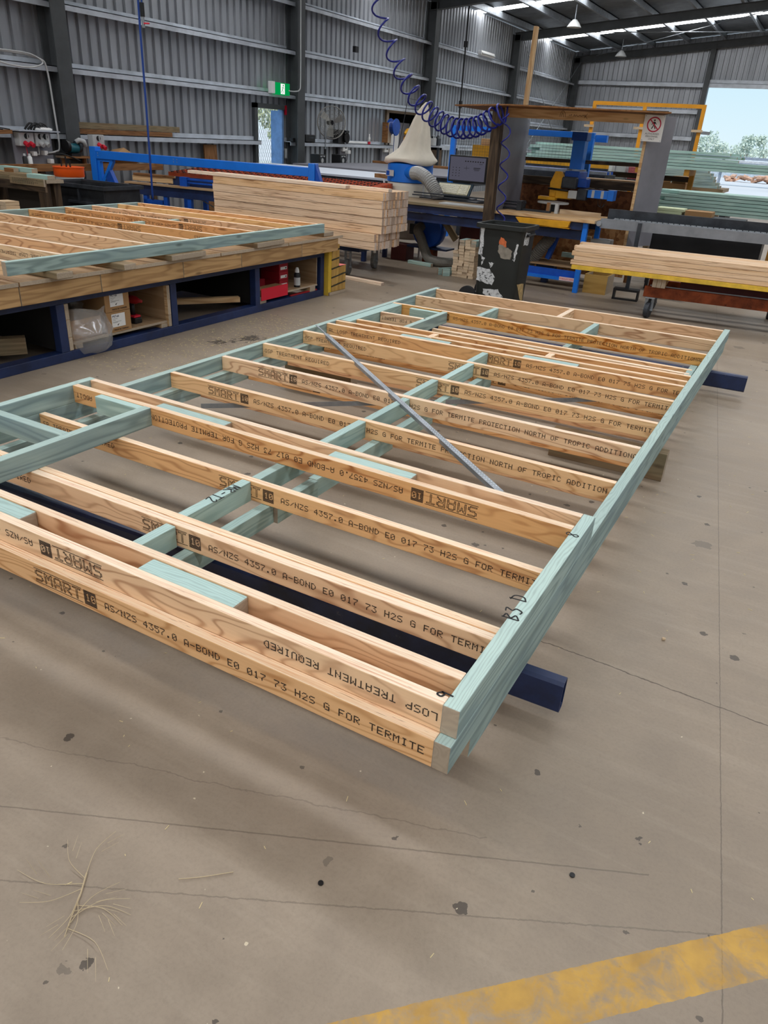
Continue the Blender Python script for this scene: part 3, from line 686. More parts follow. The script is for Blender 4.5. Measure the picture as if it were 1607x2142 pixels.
# ---- lowest frame
p3 = thing('stud_wall', 'lowest timber wall frame mostly hidden under the other two in the stack', 'wall frame', (-1.34, 2.8, .165), 0, 'wall frames in the stack')
plate(p3, -.03, .133, 5.5, T3); plate(p3, -2.60, .1, 5.3, T3)
A = stud(p3, -2.57, -.055, .152, .155, T3)
for ya, yb, s in ((1.945, 1.965, -2.3), (2.40, 2.465, -2.3), (2.83, 2.915, -1.42), (3.29, 3.37, -1.42)):
    A = stud(p3, -2.57, -.055, ya, yb, T3, LVLW); stamp(A, 0, .165, s)
for ya, yb in ((4.185, 4.23), (4.305, 4.35)): stud(p3, -2.11, -.1, ya, yb, T3)
piece('trimmer', (-.108, 4.19, T3 - .046), (-.108, 4.88, T3 - .046), .05, .088, TEALS, p3)
for x, ya, yb in ((-1.26, .18, .9), (-1.24, .9, 1.2), (-1.25, 1.2, 1.92), (-1.25, 1.97, 2.40), (-1.27, 2.44, 2.84), (-1.25, 2.88, 3.30), (-1.25, 3.34, 4.15), (-1.05, 4.37, 4.9)):
    piece('nogging', (x, ya, T3 - .046), (x, yb, T3 - .046), .045, .088, TEALS, p3)
# lower strap brace
b = B(); b.bar((-2.32, 1.66, T3 - .02), (-.42, 3.34, T3 - .02), .003, .028); b.build('strap_brace', STEEL, p3)
# ---- supports
def rhs(name, label, p0, p1, mat, group):
    M, L = frame_of(p0, p1)
    t = thing(name, label, 'steel beam', (p0[0], p0[1], 0), 0, group)
    b = B(); hw, hh = .026, .06
    prof = [(-hw, -hh + .01), (-hw + .01, -hh), (hw - .01, -hh), (hw, -hh + .01), (hw, hh - .01), (hw - .01, hh), (-hw + .01, hh), (-hw, hh - .01)]
    n = len(prof); inn = [(y * .86, z * .93) for y, z in prof]
    for sgn in (0,):
        vs = [M @ Vector((x, y, z)) for x in (-L / 2, L / 2) for y, z in prof] + [M @ Vector((x, y, z)) for x in (-L / 2, L / 2) for y, z in inn]
        fs = [(i, (i + 1) % n, (i + 1) % n + n, i + n) for i in range(n)] + [(2 * n + (i + 1) % n, 2 * n + i, 3 * n + i, 3 * n + (i + 1) % n) for i in range(n)] + \
             [(n + i, n + (i + 1) % n, 3 * n + (i + 1) % n, 3 * n + i) for i in range(n)] + [((i + 1) % n, i, 2 * n + i, 2 * n + (i + 1) % n) for i in range(n)]
        b.add(vs, fs)
    b.build('hollow_section', mat, t)
    for s in (-.93, 0, .55):
        c = M @ Vector((s * L / 2, 0, 0))
        B().box(c.x - .05, c.x + .05, c.y - .03, c.y + .03, 0, .046).build('foot', BLACK, t)
    return t
rhs('steel_beam', 'worn navy steel hollow beam under the near end of the frame stack', (-2.95, .485, .105), (.125, .597, .105), NAVYR, 'beams under the frame stack')
rhs('steel_beam', 'navy steel hollow beam under the far end of the frame stack', (-2.95, 4.66, .105), (.255, 4.82, .105), NAVYR, 'beams under the frame stack')
t = piece('timber_bearer', (-.62, 2.80, .082), (.035, 2.815, .082), .09, .164, PINEG, None, label='weathered timber block propping the right side of the frame stack', cat='timber block')
piece('timber_bearer', (-2.66, 2.95, .082), (-2.1, 2.95, .082), .09, .164, PINEG, None, label='weathered timber block propping the left side of the frame stack', cat='timber block')
piece('pine_offcut', (-2.35, 5.78, .018), (-1.76, 5.80, .018), .09, .035, TEALS, None, label='teal treated offcut on the floor beyond the stack, beside the bin', cat='timber offcut')
piece('pine_offcut', (-1.2, 5.78, .018), (-.72, 5.83, .018), .09, .035, TEALS, None, label='teal treated offcut on the floor beyond the stack, right of centre', cat='timber offcut')
# ================================================================ ASSEMBLY TABLE (left)
t = thing('assembly_table', 'long navy steel framed table with a timber deck carrying a second wall frame', 'work table', (-5.4, 3.4, 0))
xf, xb = -4.2, -6.85
B().box(xb, xf, .9, 5.72, .42, .482).build('top_rail', NAVY, t, .004)
B().box(xf - .1, xf, .9, 5.72, 0, .07).build('base_rail', NAVY, t, .004); B().box(xb, xb + .1, .9, 5.72, 0, .07).build('base_rail', NAVY, t, .004)
for y in (1.1, 2.245, 3.385, 4.52, 5.65):
    B().box(xf - .07, xf, y, y + .07, .07, .42).build('leg', NAVY, t, .003)
    B().box(xb, xb + .07, y, y + .07, .07, .42).build('leg', NAVY, t, .003)
yy = .9
for i, L in enumerate((1.0, .68, .86, .75, .95, .68)):
    piece('edge_timber', (-4.13, yy, .547), (-4.13, yy + L - .006, .547), .09, .128, PINEE, t, bevel=.004); yy += L
for i in range(5):
    y0 = .9 + i * 1.0
    piece('deck_sheet', (xb, y0 + .497, .626), (-4.075, y0 + .497, .626), .99 if i < 4 else .99, .028, PLY, t, bevel=.002)
B().box(-5.25, -5.2, .9, 5.72, .07, .42).build('back_panel', flat('bay_shade_sheet', (30, 27, 25), .9), t)  # added near-black sheet standing in for the deep shade under the deck
for y in (2.27, 3.415, 4.555, 5.68): B().box(-5.2, -4.29, y, y + .02, .07, .42).build('shade_divider', bpy.data.materials['bay_shade_sheet'], t)  # added dark sheets between the bays, there only to keep them black
# packers under the frame
for i, (y, wd, x0) in enumerate(((2.165, .14, -3.985), (2.72, .12, -3.955), (3.43, .42, -4.03), (4.55, .44, -4.045), (5.62, .20, -4.1))):
    piece('timber_packer', (x0 - .75, y, .663), (x0, y + .03, .663), wd, .044, PINEG, None, bevel=.006, label=('chewed timber packer under the table frame, ' + ('nearest of the five', 'second from the near end', 'third from the near end', 'fourth from the near end', 'at the far right end')[i]), cat='timber packer', group='packers under the table frame')
# ---- wall frame lying on the table
f = thing('stud_wall', 'teal edged timber wall frame lying on the left assembly table', 'wall frame', (-5.3, 3.7, .686))
TT = .776
piece('plate', (-4.10, 1.825, TT - .045), (-4.10, 5.53, TT - .045), .045, .0895, TEAL, f)
piece('plate', (-6.555, 1.7, TT - .045), (-6.555, 5.35, TT - .045), .045, .0895, TEAL, f)
for i, (ya, yb, mat, s, fl) in enumerate(((1.72, 1.86, LVL, 0, 0), (2.18, 2.30, LVL, -2.1, 1), (2.52, 2.62, LVLW, 0, 0), (3.02, 3.12, LVL, 0, 0), (3.45, 3.56, LVL, 0, 0), (3.88, 3.98, LVLW, -5.05, 1), (4.32, 4.43, LVLW, -4.72, 1), (4.67, 4.80, LVL, -4.98, 1), (5.03, 5.17, LVL, 0, 0), (5.33, 5.47, LVLW, 0, 0))):
    A = piece('stud', (-6.53, ya, TT - .045), (-4.125, yb, TT - .045), .035, .0895, mat, f)
    if fl and s > -6: stamp(A, 0, TT - .09, s, True, -6.5, -4.15)
for x, y0 in ((-5.4, 4.0), (-5.35, 4.45)): piece('nogging', (x, y0, TT - .06), (x, y0 + .3, TT - .06), .045, .06, TEALS, f)
# ---- crates, boxes and tools below the deck
t = thing('plywood_crate', 'open plywood crate holding two cartons and a cordless driver under the table', 'crate', (-4.5, 2.84, .071))
B().box(-4.75, -4.225, 2.33, 3.375, .105, .125).build('shelf', PLY, t, .002)
B().box(-4.75, -4.73, 2.33, 3.375, .125, .412).build('back_panel', PLY, t)
B().box(-4.73, -4.23, 3.345, 3.365, .125, .412).build('side_panel', PLY, t); B().box(-4.73, -4.23, 2.34, 2.36, .125, .412).build('side_panel', PLY, t)
for y in (2.318, 3.343):
    for z0, z1 in ((.074, .17), (.172, .3), (.302, .415)): B().box(-4.24, -4.203, y, y + .034, z0, z1).build('corner_block', PINE, t, .002)
for y in (2.38, 3.27): B().box(-4.6, -4.22, y, y + .07, .071, .105).build('runner', PINE, t)
def carton(z, label):
    c = thing('cardboard_carton', label, 'carton', (-4.35, 2.82, z), 0, 'connector cartons in the crate')
    B().box(-4.62, -4.22, 2.70, 2.945, z, z + .158).build('carton_body', CARD, c, .003)
    lb = B().box(-4.2205, -4.219, 2.75, 2.885, z + .04, z + .142).build('paper_label', WHITE, c)
    txt('MiTek', (-4.2185, 2.757, z + .115), (0, 1, 0), (0, 0, 1), .027, flat('label_navy', (24, 34, 70)), lb)
    b = B()
    for k, (zz, L) in enumerate(((.104, .05), (.092, .03), (.080, .085), (.074, .05))): b.box(-4.2188, -4.2184, 2.758, 2.758 + L, z + zz, z + zz + .002)
    b.prism([(-4.2186, 2.80, z + .055), (-4.2186, 2.808, z + .048), (-4.2186, 2.822, z + .066)], (.0004, 0, 0)); b.build('print_lines', INK, lb)
    txt('MADE IN TAIWAN', (-4.2188, 2.765, z + .012), (0, 1, 0), (0, 0, 1), .018, INK, c)
    return c
def txt(s, o, u, v, size, mat, par, name='printed_lettering', align='LEFT', ext=.0004):
    cu = bpy.data.curves.new('t', 'FONT'); cu.body = s; cu.size = size; cu.extrude = ext; cu.align_x = align; cu.resolution_u = 2; cu.space_line = .95
    tmp = bpy.data.objects.new('t', cu); COL.objects.link(tmp); dg = bpy.context.evaluated_depsgraph_get(); dg.update()
    me = bpy.data.meshes.new_from_object(tmp.evaluated_get(dg)); bpy.data.objects.remove(tmp); bpy.data.curves.remove(cu)
    me.materials.clear(); me.materials.append(mat)
    u, v = Vector(u).normalized(), Vector(v).normalized(); M = Matrix((u, v, u.cross(v))).transposed().to_4x4(); M.translation = Vector(o)
    ob = bpy.data.objects.new(name, me); COL.objects.link(ob); ob.parent = par; ob.matrix_local = MW[par.name].inverted() @ M; MW[ob.name] = M
    return ob
carton(.126, 'lower brown connector carton with a white label in the plywood crate'); carton(.286, 'upper brown connector carton stacked on another in the plywood crate')
m = N('clear_film'); tr = m.n('ShaderNodeBsdfTransparent'); gl = m.n('ShaderNodeBsdfGlossy'); gl.inputs['Roughness'].default_value = .18; df = m.n('ShaderNodeBsdfDiffuse'); df.inputs[0].default_value = (.8, .8, .8, 1)
mx = m.n('ShaderNodeMixShader'); mx.inputs[0].default_value = .35; mx2 = m.n('ShaderNodeMixShader'); mx2.inputs[0].default_value = .34; m.l(gl.outputs[0], mx.inputs[2]); m.l(df.outputs[0], mx.inputs[1]); m.l(tr.outputs[0], mx2.inputs[1]); m.l(mx.outputs[0], mx2.inputs[2]); m.l(mx2.outputs[0], m.out.inputs[0]); FILM = m.m
B().box(-4.60, -4.26, 2.40, 2.68, .126, .27).build('cardboard_carton', CARD, None, .003, label='plain brown carton inside the clear plastic bag under the table', cat='carton')
b = B(); rb = random.Random(5); nl, na = 9, 26
for i in range(nl):
    zz = -.04 + .33 * i / (nl - 1); sc = .55 + .45 * math.sin(PI * min(1, (i + 1.5) / nl * .75)) if i < nl - 1 else .98
    for k in range(na):
        a = 2 * PI * k / na; r = (1 + .09 * rb.uniform(-1, 1)) * sc
        b.v.append(Vector((-4.39 + .23 * r * math.cos(a) + (.095 if zz < .14 else .03), 2.54 + .20 * r * math.sin(a), zz + .07 + rb.uniform(-.01, .01))))
for i in range(nl - 1):
    for k in range(na): l = (k + 1) % na; b.f.append((i * na + k, i * na + l, (i + 1) * na + l, (i + 1) * na + k))
b.build('plastic_bag', FILM, None, 0, True, label='crumpled clear plastic bag hanging out of the crate around a carton', cat='plastic bag')
d = thing('cordless_driver', 'red and black cordless impact driver standing on its battery in the crate', 'power tool', (-4.36, 3.10, .126))
B().box(-4.42, -4.30, 3.06, 3.14, .126, .175).build('battery', BLACK, d, .008); B().box(-4.41, -4.31, 3.065, 3.135, .175, .192).build('battery_top', RED, d, .004)
B().tube([(-4.36, 3.10, .19), (-4.365, 3.10, .29)], .020, 12).build('handle', BLACK, d, 0, True)
B().lathe([(.0, -.07), (.03, -.07), (.034, 0), (.03, .05), (.016, .08), (.012, .11), (0, .11)], (-4.36, 3.10, .315), 16, 'x').build('motor_head', REDD, d, 0, True)
# right bay: red fastener boxes
t = thing('timber_shelf', 'plywood shelf with red boxes and a spray can in the right bay of the table', 'shelf', (-4.45, 5.1, .071))
B().box(-4.75, -4.22, 4.6, 5.62, .12, .138).build('shelf', PLY, t, .002); B().box(-4.75, -4.23, 4.597, 4.607, .138, .415).build('side_panel', PLY, t); B().box(-4.75, -4.23, 5.615, 5.625, .138, .415).build('side_panel', PLY, t)
for y in (4.61, 5.48): B().box(-4.6, -4.22, y, y + .1, .071, .12).build('runner', PINE, t)
B().box(-4.24, -4.222, 5.13, 5.62, .071, .084).build('red_strip', REDD, t)
def redbox(x, y0, y1, z, h, label, group='red nail boxes'):
    c = thing('nail_box', label, 'box', (x - .12, (y0 + y1) / 2, z), 0, group)
    B().box(x - .25, x, y0, y1, z, z + h).build('box_body', RED_SHADED, c, .002)
    l = B().box(x, x + .001, y0 + .02, y1 - .02, z + h * .25, z + h * .6).build('paper_label', WHITE, c)
    B().box(x + .001, x + .0014, y1 - .05, y1 - .03, z + h * .33, z + h * .5).build('print', INK, l)
for k in range(4): redbox(-4.33, 5.08, 5.23, .139 + k * .084, .082, 'red labelled nail box, %s in the stack of four behind the spray can' % ('bottom', 'second up', 'third up', 'top')[k])
redbox(-4.4, 4.63, 4.77, .139, .083, 'red nail box at the bottom of the left pair in the right bay'); redbox(-4.4, 4.63, 4.77, .223, .085, 'red nail box with white label on top of the left pair in the right bay')
B().box(-4.7, -4.45, 4.84, 4.99, .139, .24).build('nail_box', RED_SHADED, None, .003, label='plain red nail box at the back of the bay between two stacks', cat='box', group='red nail boxes')
c = thing('open_red_box', 'torn open bright red cardboard box at the front left of the right bay', 'box', (-4.25, 4.85, .139))
B().box(-4.212, -4.209, 4.62, 5.06, .10, .215).build('front_flap', RED, c); B().box(-4.36, -4.213, 4.63, 5.05, .139, .20).build('tray', CARD, c, .003)
c = thing('spray_can', 'black spray can with white label standing on the shelf by red boxes', 'spray can', (-4.27, 5.31, .139))
B().lathe([(0, 0), (.033, 0), (.033, .13), (.024, .15), (0, .15)], (-4.27, 5.31, .139), 18).build('can_body', BLACK, c, 0, 'auto'); B().lathe([(.0335, .02), (.0335, .1)], (-4.27, 5.31, .139), 18).build('wrap_label', LGREY, c)
B().lathe([(0, .15), (.024, .15), (.022, .175), (.012, .2), (0, .2)], (-4.27, 5.31, .139), 16).build('cap', WHITE, c, 0, 'auto')
piece('loose_timber', (-4.9, 3.65, .125), (-4.35, 4.45, .125), .07, .05, PINE, None, label='loose pine length lying in the dark middle bay under the table', cat='timber')
piece('loose_timber', (-5.0, 1.2, .13), (-4.4, 2.1, .13), .09, .12, PINEG, None, label='thick timber lying in the dark left bay under the table', cat='timber')
# striped timber stop at the end of the table
m = N('striped_timber'); v = m.obj(False); s_ = m.n('ShaderNodeSeparateXYZ'); m.l(v, s_.inputs[0])
k = m.math('FRACT', m.math('MULTIPLY', m.math('ADD', s_.outputs[2], m.math('MULTIPLY', s_.outputs[1], -.1)), 10.6)); wob = m.noise(v, 12.0, 3)
kk = m.math('LESS_THAN', m.math('ADD', k, m.math('MULTIPLY_ADD', wob, .14, -.07)), .19)
base = m.ramp(m.noise(m.scale(v, (9, 9, 1.5)), 2.0, 4), [(.3, srgb(150, 112, 52)), (.7, srgb(196, 158, 84))])
STRIPE = m.fin(m.mix(kk, base, srgb(52, 48, 34)), .7)
t = thing('timber_stop', 'yellow timber stop post with black stripes at the right end of the table', 'timber post', (-4.25, 5.9, 0))
B().box(-4.34, -4.155, 5.74, 5.80, .0, .47).build('edge_board', YELB, t, .004); B().box(-4.34, -4.15, 5.80, 5.95, .035, .535).build('tall_block', STRIPE, t, .004); B().box(-4.34, -4.15, 5.952, 6.09, .035, .30).build('short_block', STRIPE, t, .004)
B().box(-4.36, -4.14, 5.745, 6.1, 0, .034).build('base_board', PINEG, t, .004); B().box(-4.34, -4.15, 5.952, 6.09, .30, .303).build('painted_end', flat('pink_end', (226, 120, 116), .7), t)
piece('pine_length', (-4.75, 6.82, .018), (-4.02, 6.74, .018), .07, .036, LVLE, None, label='short loose pine length lying on the concrete in front of the big stack', cat='timber')

# ================================================================ BIG STUD PACK ON TROLLEY
def caster(par, x, y, top, r=.1, mat=BLACKG, ang=0):
    B().box(x - .05, x + .05, y - .05, y + .05, top - .012, top).build('caster_plate', STEEL, par)
    c, s = math.cos(ang), math.sin(ang); ax = Vector((-s, c, 0))
    w_ = B(); ctr = Vector((x, y, r))
    w_.cyl(ctr - ax * .024, ctr + ax * .024, r, n=24); w_.build('wheel', mat, par, .006)
    for k in (-1, 1): B().bar(ctr + ax * (.034 * k), Vector((x, y, top - .012)) + ax * (.034 * k), .004, .03, ax).build('caster_fork', STEEL, par)
    B().cyl(ctr - ax * .05, ctr + ax * .05, .012, n=8).build('axle', STEEL, par)
t = thing('pack_trolley', 'low steel trolley on rubber casters under the tall stack of pine studs', 'trolley', (-5.4, 7.3, 0))
B().box(-6.4, -4.5, 6.95, 7.02, .31, .392).box(-6.4, -4.5, 7.75, 7.82, .31, .392).box(-4.62, -4.5, 7.02, 7.75, .31, .392).box(-6.4, -6.3, 7.02, 7.75, .31, .392).build('chassis', NAVY, t, .004)
for x, y in ((-4.72, 7.05), (-6.25, 7.05), (-4.75, 7.78), (-6.25, 7.78)): caster(t, x, y, .31, .1, WHEELG, PI / 2 + .2)
rp = random.Random(21)
GAP = .005
def pack(x0, x1, y0, z0, rows, cols, pw, ph, label, cat, group, mat, jit=.02, rot=0, piv=(0, 0), name='pine_stud', xoff=None):
    for r in range(rows):
        for c in range(cols):
            yj = (rp.uniform(-.008, 0) if c == 0 else 0) + (YOFF if r < 2 else 0)
            j = rp.uniform(-jit, jit) * .5; xo = xoff(r, c) if xoff else 0
            a = rotp((x0 + xo + rp.uniform(-jit, jit), y0 + yj + (c + .5) * (pw + .001), z0 + (r + .5) * (ph + GAP)), piv, rot); b_ = rotp((x1 + xo + j, y0 + yj + (c + .5) * (pw + .001), z0 + (r + .5) * (ph + GAP)), piv, rot)
            o = piece(name, a, b_, pw, ph, mat, None, bevel=0, label=label, cat=cat, group=group)
MESHC.clear(); YOFF = -.055
def pack_shared(*a, **k):
    """one mesh for the whole pack: copies only differ by place"""
    pack(*a, **k)
pack_shared(-6.66, -4.10, 6.76, .394, 7, 14, .044, .0865, 'laminated pine stud in the tall stack of studs on the caster trolley', 'timber stud', 'studs in the tall trolley stack', LVLP, .0, xoff=lambda r, c: (-.035 if r < 2 else .015) + rp.choice((-.012, 0, 0, .012)))
piece('pine_stud', (-7.07, 6.79, 1.054), (-4.6, 6.80, 1.054), .088, .035, LVLE, None, bevel=0, label='extra pine stud lying on top of the tall stack, sticking out to the left', cat='timber stud')
piece('pine_stud', (-6.7, 6.90, 1.054), (-4.08, 6.91, 1.054), .088, .035, LVLE, None, bevel=0, label='extra pine stud lying on top of the tall stack, flush with its right end', cat='timber stud')
# ================================================================ WHEELIE BIN
t = thing('wheelie_bin', 'black wheelie bin covered in torn stickers beyond the frame stack', 'bin', (-2.49, 6.72, 0))
bx0, bx1, by0, by1, bt = -2.755, -2.25, 6.5, 6.93, .86
def binp(u, v, f='front', off=.0):
    k = 1 - v; ins = .028 * k
    x0, x1, y0, y1 = bx0 + ins, bx1 - ins, by0 + ins * 1.1, by1 - ins; z = .03 + (bt - .05) * v
    if f == 'front': return Vector((x0 + (x1 - x0) * u, y0 - off, z))
    return Vector((x1 + off, y0 + (y1 - y0) * u, z))
def ring(ix, z, wid=.0):
    k = 1 - (z - .03) / (bt - .05); ins = .028 * k - wid; r = .05; pts = []
    x0, x1, y0, y1 = bx0 + ins, bx1 - ins, by0 + ins * 1.1, by1 - ins
    for cx_, cy_, a0 in ((x1 - r, y1 - r, 0), (x0 + r, y1 - r, 90), (x0 + r, y0 + r, 180), (x1 - r, y0 + r, 270)):
        for q in range(5): a = math.radians(a0 + q * 22.5); pts.append((cx_ + r * math.cos(a), cy_ + r * math.sin(a), z))
    return pts
b = B(); rings = [ring(0, .03), ring(0, .3), ring(0, .6), ring(0, bt - .02), ring(0, bt - .02, -.012), ring(0, .05, -.014)]
for r in rings: b.v += [Vector(p) for p in r]
n = 20
for i in range(5):
    for k in range(n): l = (k + 1) % n; b.f.append((i * n + k, i * n + l, (i + 1) * n + l, (i + 1) * n + k))
b.f.append(tuple(reversed(range(n)))); b.f.append(tuple(5 * n + k for k in range(n)))
BINM = paint('bin_plastic', (34, 37, 35), .5, 0, .1, 5)
b.build('bin_body', BINM, t, 0, 'auto')
b = B(); o_, i_ = ring(0, bt - .02, .028), ring(0, bt - .02, -.004); vs = []
for rr, z in ((o_, bt - .045), (o_, bt), (i_, bt), (i_, bt - .045)): vs += [(p[0], p[1], z) for p in rr]
b.add(vs, [(j * n + k, j * n + (k + 1) % n, ((j + 1) % 4) * n + (k + 1) % n, ((j + 1) % 4) * n + k) for j in range(4) for k in range(n)]); b.build('rim', BINM, t, .004)
for y in (by0 - .01, by1 + .01): B().lathe([(.02, -.024), (.1, -.022), (.1, .022), (.02, .024)], (bx0 - .045, y, .1), 26, 'y').build('wheel', BLACKG, t, .004)
B().cyl((bx0 - .045, by0, .1), (bx0 - .045, by1, .1), .012, n=8).build('axle', STEEL, t); B().cyl((bx1 + .02, by0 + .1, bt - .09), (bx1 + .02, by1 - .1, bt - .09), .014, n=8).build('handle', BLACK, t)
STK = N('torn_sticker'); _v = STK.obj(False); _n = STK.noise(_v, 34.0, 5, .7)
STKM = STK.fin(STK.ramp(_n, [(.40, srgb(40, 42, 42)), (.46, srgb(190, 192, 194)), (.7, srgb(214, 216, 216))]), .7)
SPK = paint('sticker_orange', (206, 108, 62), .7, 0, .2, 20); SPG = paint('sticker_glue', (142, 134, 122), .8, 0, .15, 20); TAN = paint('sticker_tan', (186, 160, 112), .8, 0, .25, 30, .3, (60, 54, 46), .6)
def patch(uv, mat, f='front', off=.002):
    b = B(); rr = random.Random(len(uv) + int(uv[0][0] * 100)); P = []
    for i in range(len(uv)):
        a, c = uv[i], uv[(i + 1) % len(uv)]
        for q in range(4): k = q / 4; P.append((a[0] + (c[0] - a[0]) * k + rr.uniform(-.012, .012), a[1] + (c[1] - a[1]) * k + rr.uniform(-.008, .008)))
    pts = [binp(u, v, f, off) for u, v in P]; b.prism(pts, (0, -.0008, 0) if f == 'front' else (.0008, 0, 0)); b.build('torn_sticker', mat, t)
patch([(.05, .97), (.15, .97), (.14, .75), (.13, .62), (.03, .63), (.06, .8)], STKM); patch([(.52, .88), (.66, .84), (.68, .76), (.5, .79)], SPK); patch([(.5, .79), (.68, .76), (.82, .72), (.80, .61), (.58, .62), (.5, .7)], SPG)
patch([(.9, .82), (.95, .81), (.93, .7), (.9, .6), (.86, .61), (.87, .72)], STKM); patch([(.3, .545), (.44, .545), (.36, .48)], STKM); patch([(.03, .47), (.34, .46), (.5, .36), (.44, .26), (.2, .28), (.03, .30)], STKM)
patch([(.22, .2), (.6, .21), (.74, .12), (.72, .07), (.4, .1), (.22, .13)], STKM); patch([(.12, .3), (.7, .28), (.84, .02), (.7, .01)], TAN, 'right'); patch([(.2, .95), (.55, .93), (.5, .78), (.15, .8)], STKM, 'right'); patch([(.1, .62), (.2, .6), (.14, .5)], STKM)

# ================================================================ BOOTH OVER THE SAW
BA = math.radians(21)
t = thing('saw_booth', 'timber framed saw booth with grey side panels and a sheet roof', 'booth', (-2.4, 8.6, 0))
piece('post', (-3.13, 7.72, 0), (-3.165, 7.74, 1.985), .115, .10, DARKT, t, (0, 1, 0), .005)
bm = piece('front_beam', (-3.30, 8.02, 1.945), (-1.63, 8.665, 1.962), .05, .098, PINE, t)
b = B(); M_, L_ = frame_of((-3.30, 8.02, 1.945), (-1.63, 8.665, 1.962)); ux = M_.to_3x3() @ Vector((1, 0, 0)); o_ = M_ @ Vector((-.16, -.0255, -.02))
for pts in ([(0, 0), (.4, 1.4), (1.0, 1.8), (1.6, 1.3), (1.9, 0)], [(.5, 0), (.9, 1.3), (1.3, 0)], [(3, .6), (4, .7), (3.8, .9)], [(4.6, .3), (4.8, .9), (5.1, .4), (5.5, .8), (6, .4), (6.6, .7), (7.2, .5), (7.8, .8), (8.4, .4)], [(8.2, 0), (9.0, 1.2)], [(8.2, 1.0), (9.1, -.1)]):
    stroke(b, o_, ux, (0, 0, 1), pts, .035, .004)
b.build('pen_scribble', MARK, bm)
b = B()
for x0, y0, x1, y1 in ((-3.225, 8.10, -3.36, 9.36),): b.bar((x0, y0, 1.25), (x1, y1, 1.25), .02, 1.35)
b.build('side_panel', PANELG, t)
B().bar((-1.662, 8.70, .56), (-1.662, 8.70, 1.99), .034, .014, (0, 1, 0)).build('raw_edge', PINE, t)
B().bar((-1.650, 8.71, 1.28), (-1.44, 9.12, 1.28), .02, 1.46).build('side_panel', PANELG, t)
b = B(); 
b.prism([(-3.78, 7.85, 1.985), (-3.0, 7.55, 2.0), (-1.38, 8.45, 2.022), (-1.75, 9.6, 2.022), (-3.85, 9.1, 1.985)], (0, 0, .014)); b.build('roof_sheet', PINEB, t)
B().prism([(-3.3, 8.0, 2.002), (-2.2, 8.1, 2.016), (-1.42, 8.5, 2.036), (-1.8, 9.4, 2.05), (-3.3, 9.3, 2.016)], (0, 0, .01)).build('roof_sheet', DARKT, t)
B().bar((-3.58, 9.45, .82), (-1.70, 9.5, .82), .018, .64).build('back_board', OSBD, t)
piece('rail', (-3.58, 9.43, 1.19), (-1.70, 9.46, 1.20), .05, .10, DARKT, t); piece('rail', (-3.58, 9.46, 1.445), (-1.70, 9.49, 1.462), .04, .045, DARKT, t)
piece('shelf_board', (-2.65, 9.56, 1.255), (-1.70, 9.58, 1.262), .2, .018, PLY, t)
piece('post', (-2.62, 9.5, 0), (-2.625, 9.5, 1.5), .06, .06, PINEB, t, (0, 1, 0)); piece('post', (-1.72, 9.5, 0), (-1.72, 9.5, 2.0), .06, .06, PINEB, t, (0, 1, 0)); piece('post', (-3.6, 9.42, 0), (-3.62, 9.42, 1.98), .06, .06, PINEB, t, (0, 1, 0))
# no-entry sign
n3 = Vector((math.sin(BA), -math.cos(BA), 0)); u3 = Vector((math.cos(BA), math.sin(BA), 0)); up = Vector((0, 0, 1)); so_ = Vector((-1.705, 8.625, 1.732))
t = thing('warning_sign', 'white sign with a red barred walking figure on the booth corner', 'sign', tuple(so_ + u3 * .115 + n3 * .03))
S_ = lambda x, z, o=0: so_ + u3 * x + up * z + n3 * (.03 + o)
B().prism([S_(0, 0), S_(.232, 0), S_(.232, .275), S_(0, .275)], tuple(n3 * .004)).build('sign_board', WHITE, t)
cr = S_(.118, .178, .005); R0, R1 = .080, .066
b = B(); k_ = 36
pr_ = lambda r, a: cr + u3 * (r * math.cos(a)) + up * (r * math.sin(a))
for i in range(k_):
    a, c = 2 * PI * i / k_, 2 * PI * (i + 1) / k_; b.quad(pr_(R1, a), pr_(R0, a), pr_(R0, c), pr_(R1, c))
pa, pb = pr_(R1 + .004, math.radians(135)), pr_(R1 + .004, math.radians(-45)); b.bar(pa, pb, .012, .0006, n3)
b.build('prohibition_ring', flat('sign_red', (186, 36, 66), .5), t)
b = B(); bl = lambda pts, w_: [b.bar(cr + u3 * p[0] * .001 + up * p[1] * .001 - n3 * .0008, cr + u3 * q[0] * .001 + up * q[1] * .001 - n3 * .0008, w_, .0006, n3) for p, q in zip(pts, pts[1:])]
bl([(0, 28), (0, 2)], .024); bl([(2, 4), (10, -22), (20, -46)], .010); bl([(-2, 4), (-8, -20), (-22, -46)], .010); bl([(-8, 26), (-22, 6), (-26, -4)], .007); bl([(8, 26), (20, 8), (26, 2)], .007)
for i in range(12):
    a, c = 2 * PI * i / 12, 2 * PI * (i + 1) / 12; hc = cr + up * .043 - n3 * .0008; b.add([hc, hc + u3 * .0095 * math.cos(a) + up * .0095 * math.sin(a), hc + u3 * .0095 * math.cos(c) + up * .0095 * math.sin(c)], [(0, 1, 2)])
b.build('walking_figure', BLACK, t)
for i, s in enumerate(('AUTHORISED', 'PERSONNEL', 'ONLY')): txt(s, S_(.116, .072 - i * .027, .0045), u3, up, .0265, BLACK, t, align='CENTER')
b = B()
for x, z in ((.012, .263), (.22, .263), (.012, .012), (.22, .012)): b.cyl(S_(x, z, .004), S_(x, z, .007), .005, n=8)
b.build('screw_heads', STEEL, t)
# tall batten standing up behind the booth
piece('tall_batten', (-3.57, 9.62, 0), (-3.53, 9.64, 3.0), .045, .09, PINE, None, (0, 1, 0), label='tall pine batten standing upright behind the saw booth', cat='timber')

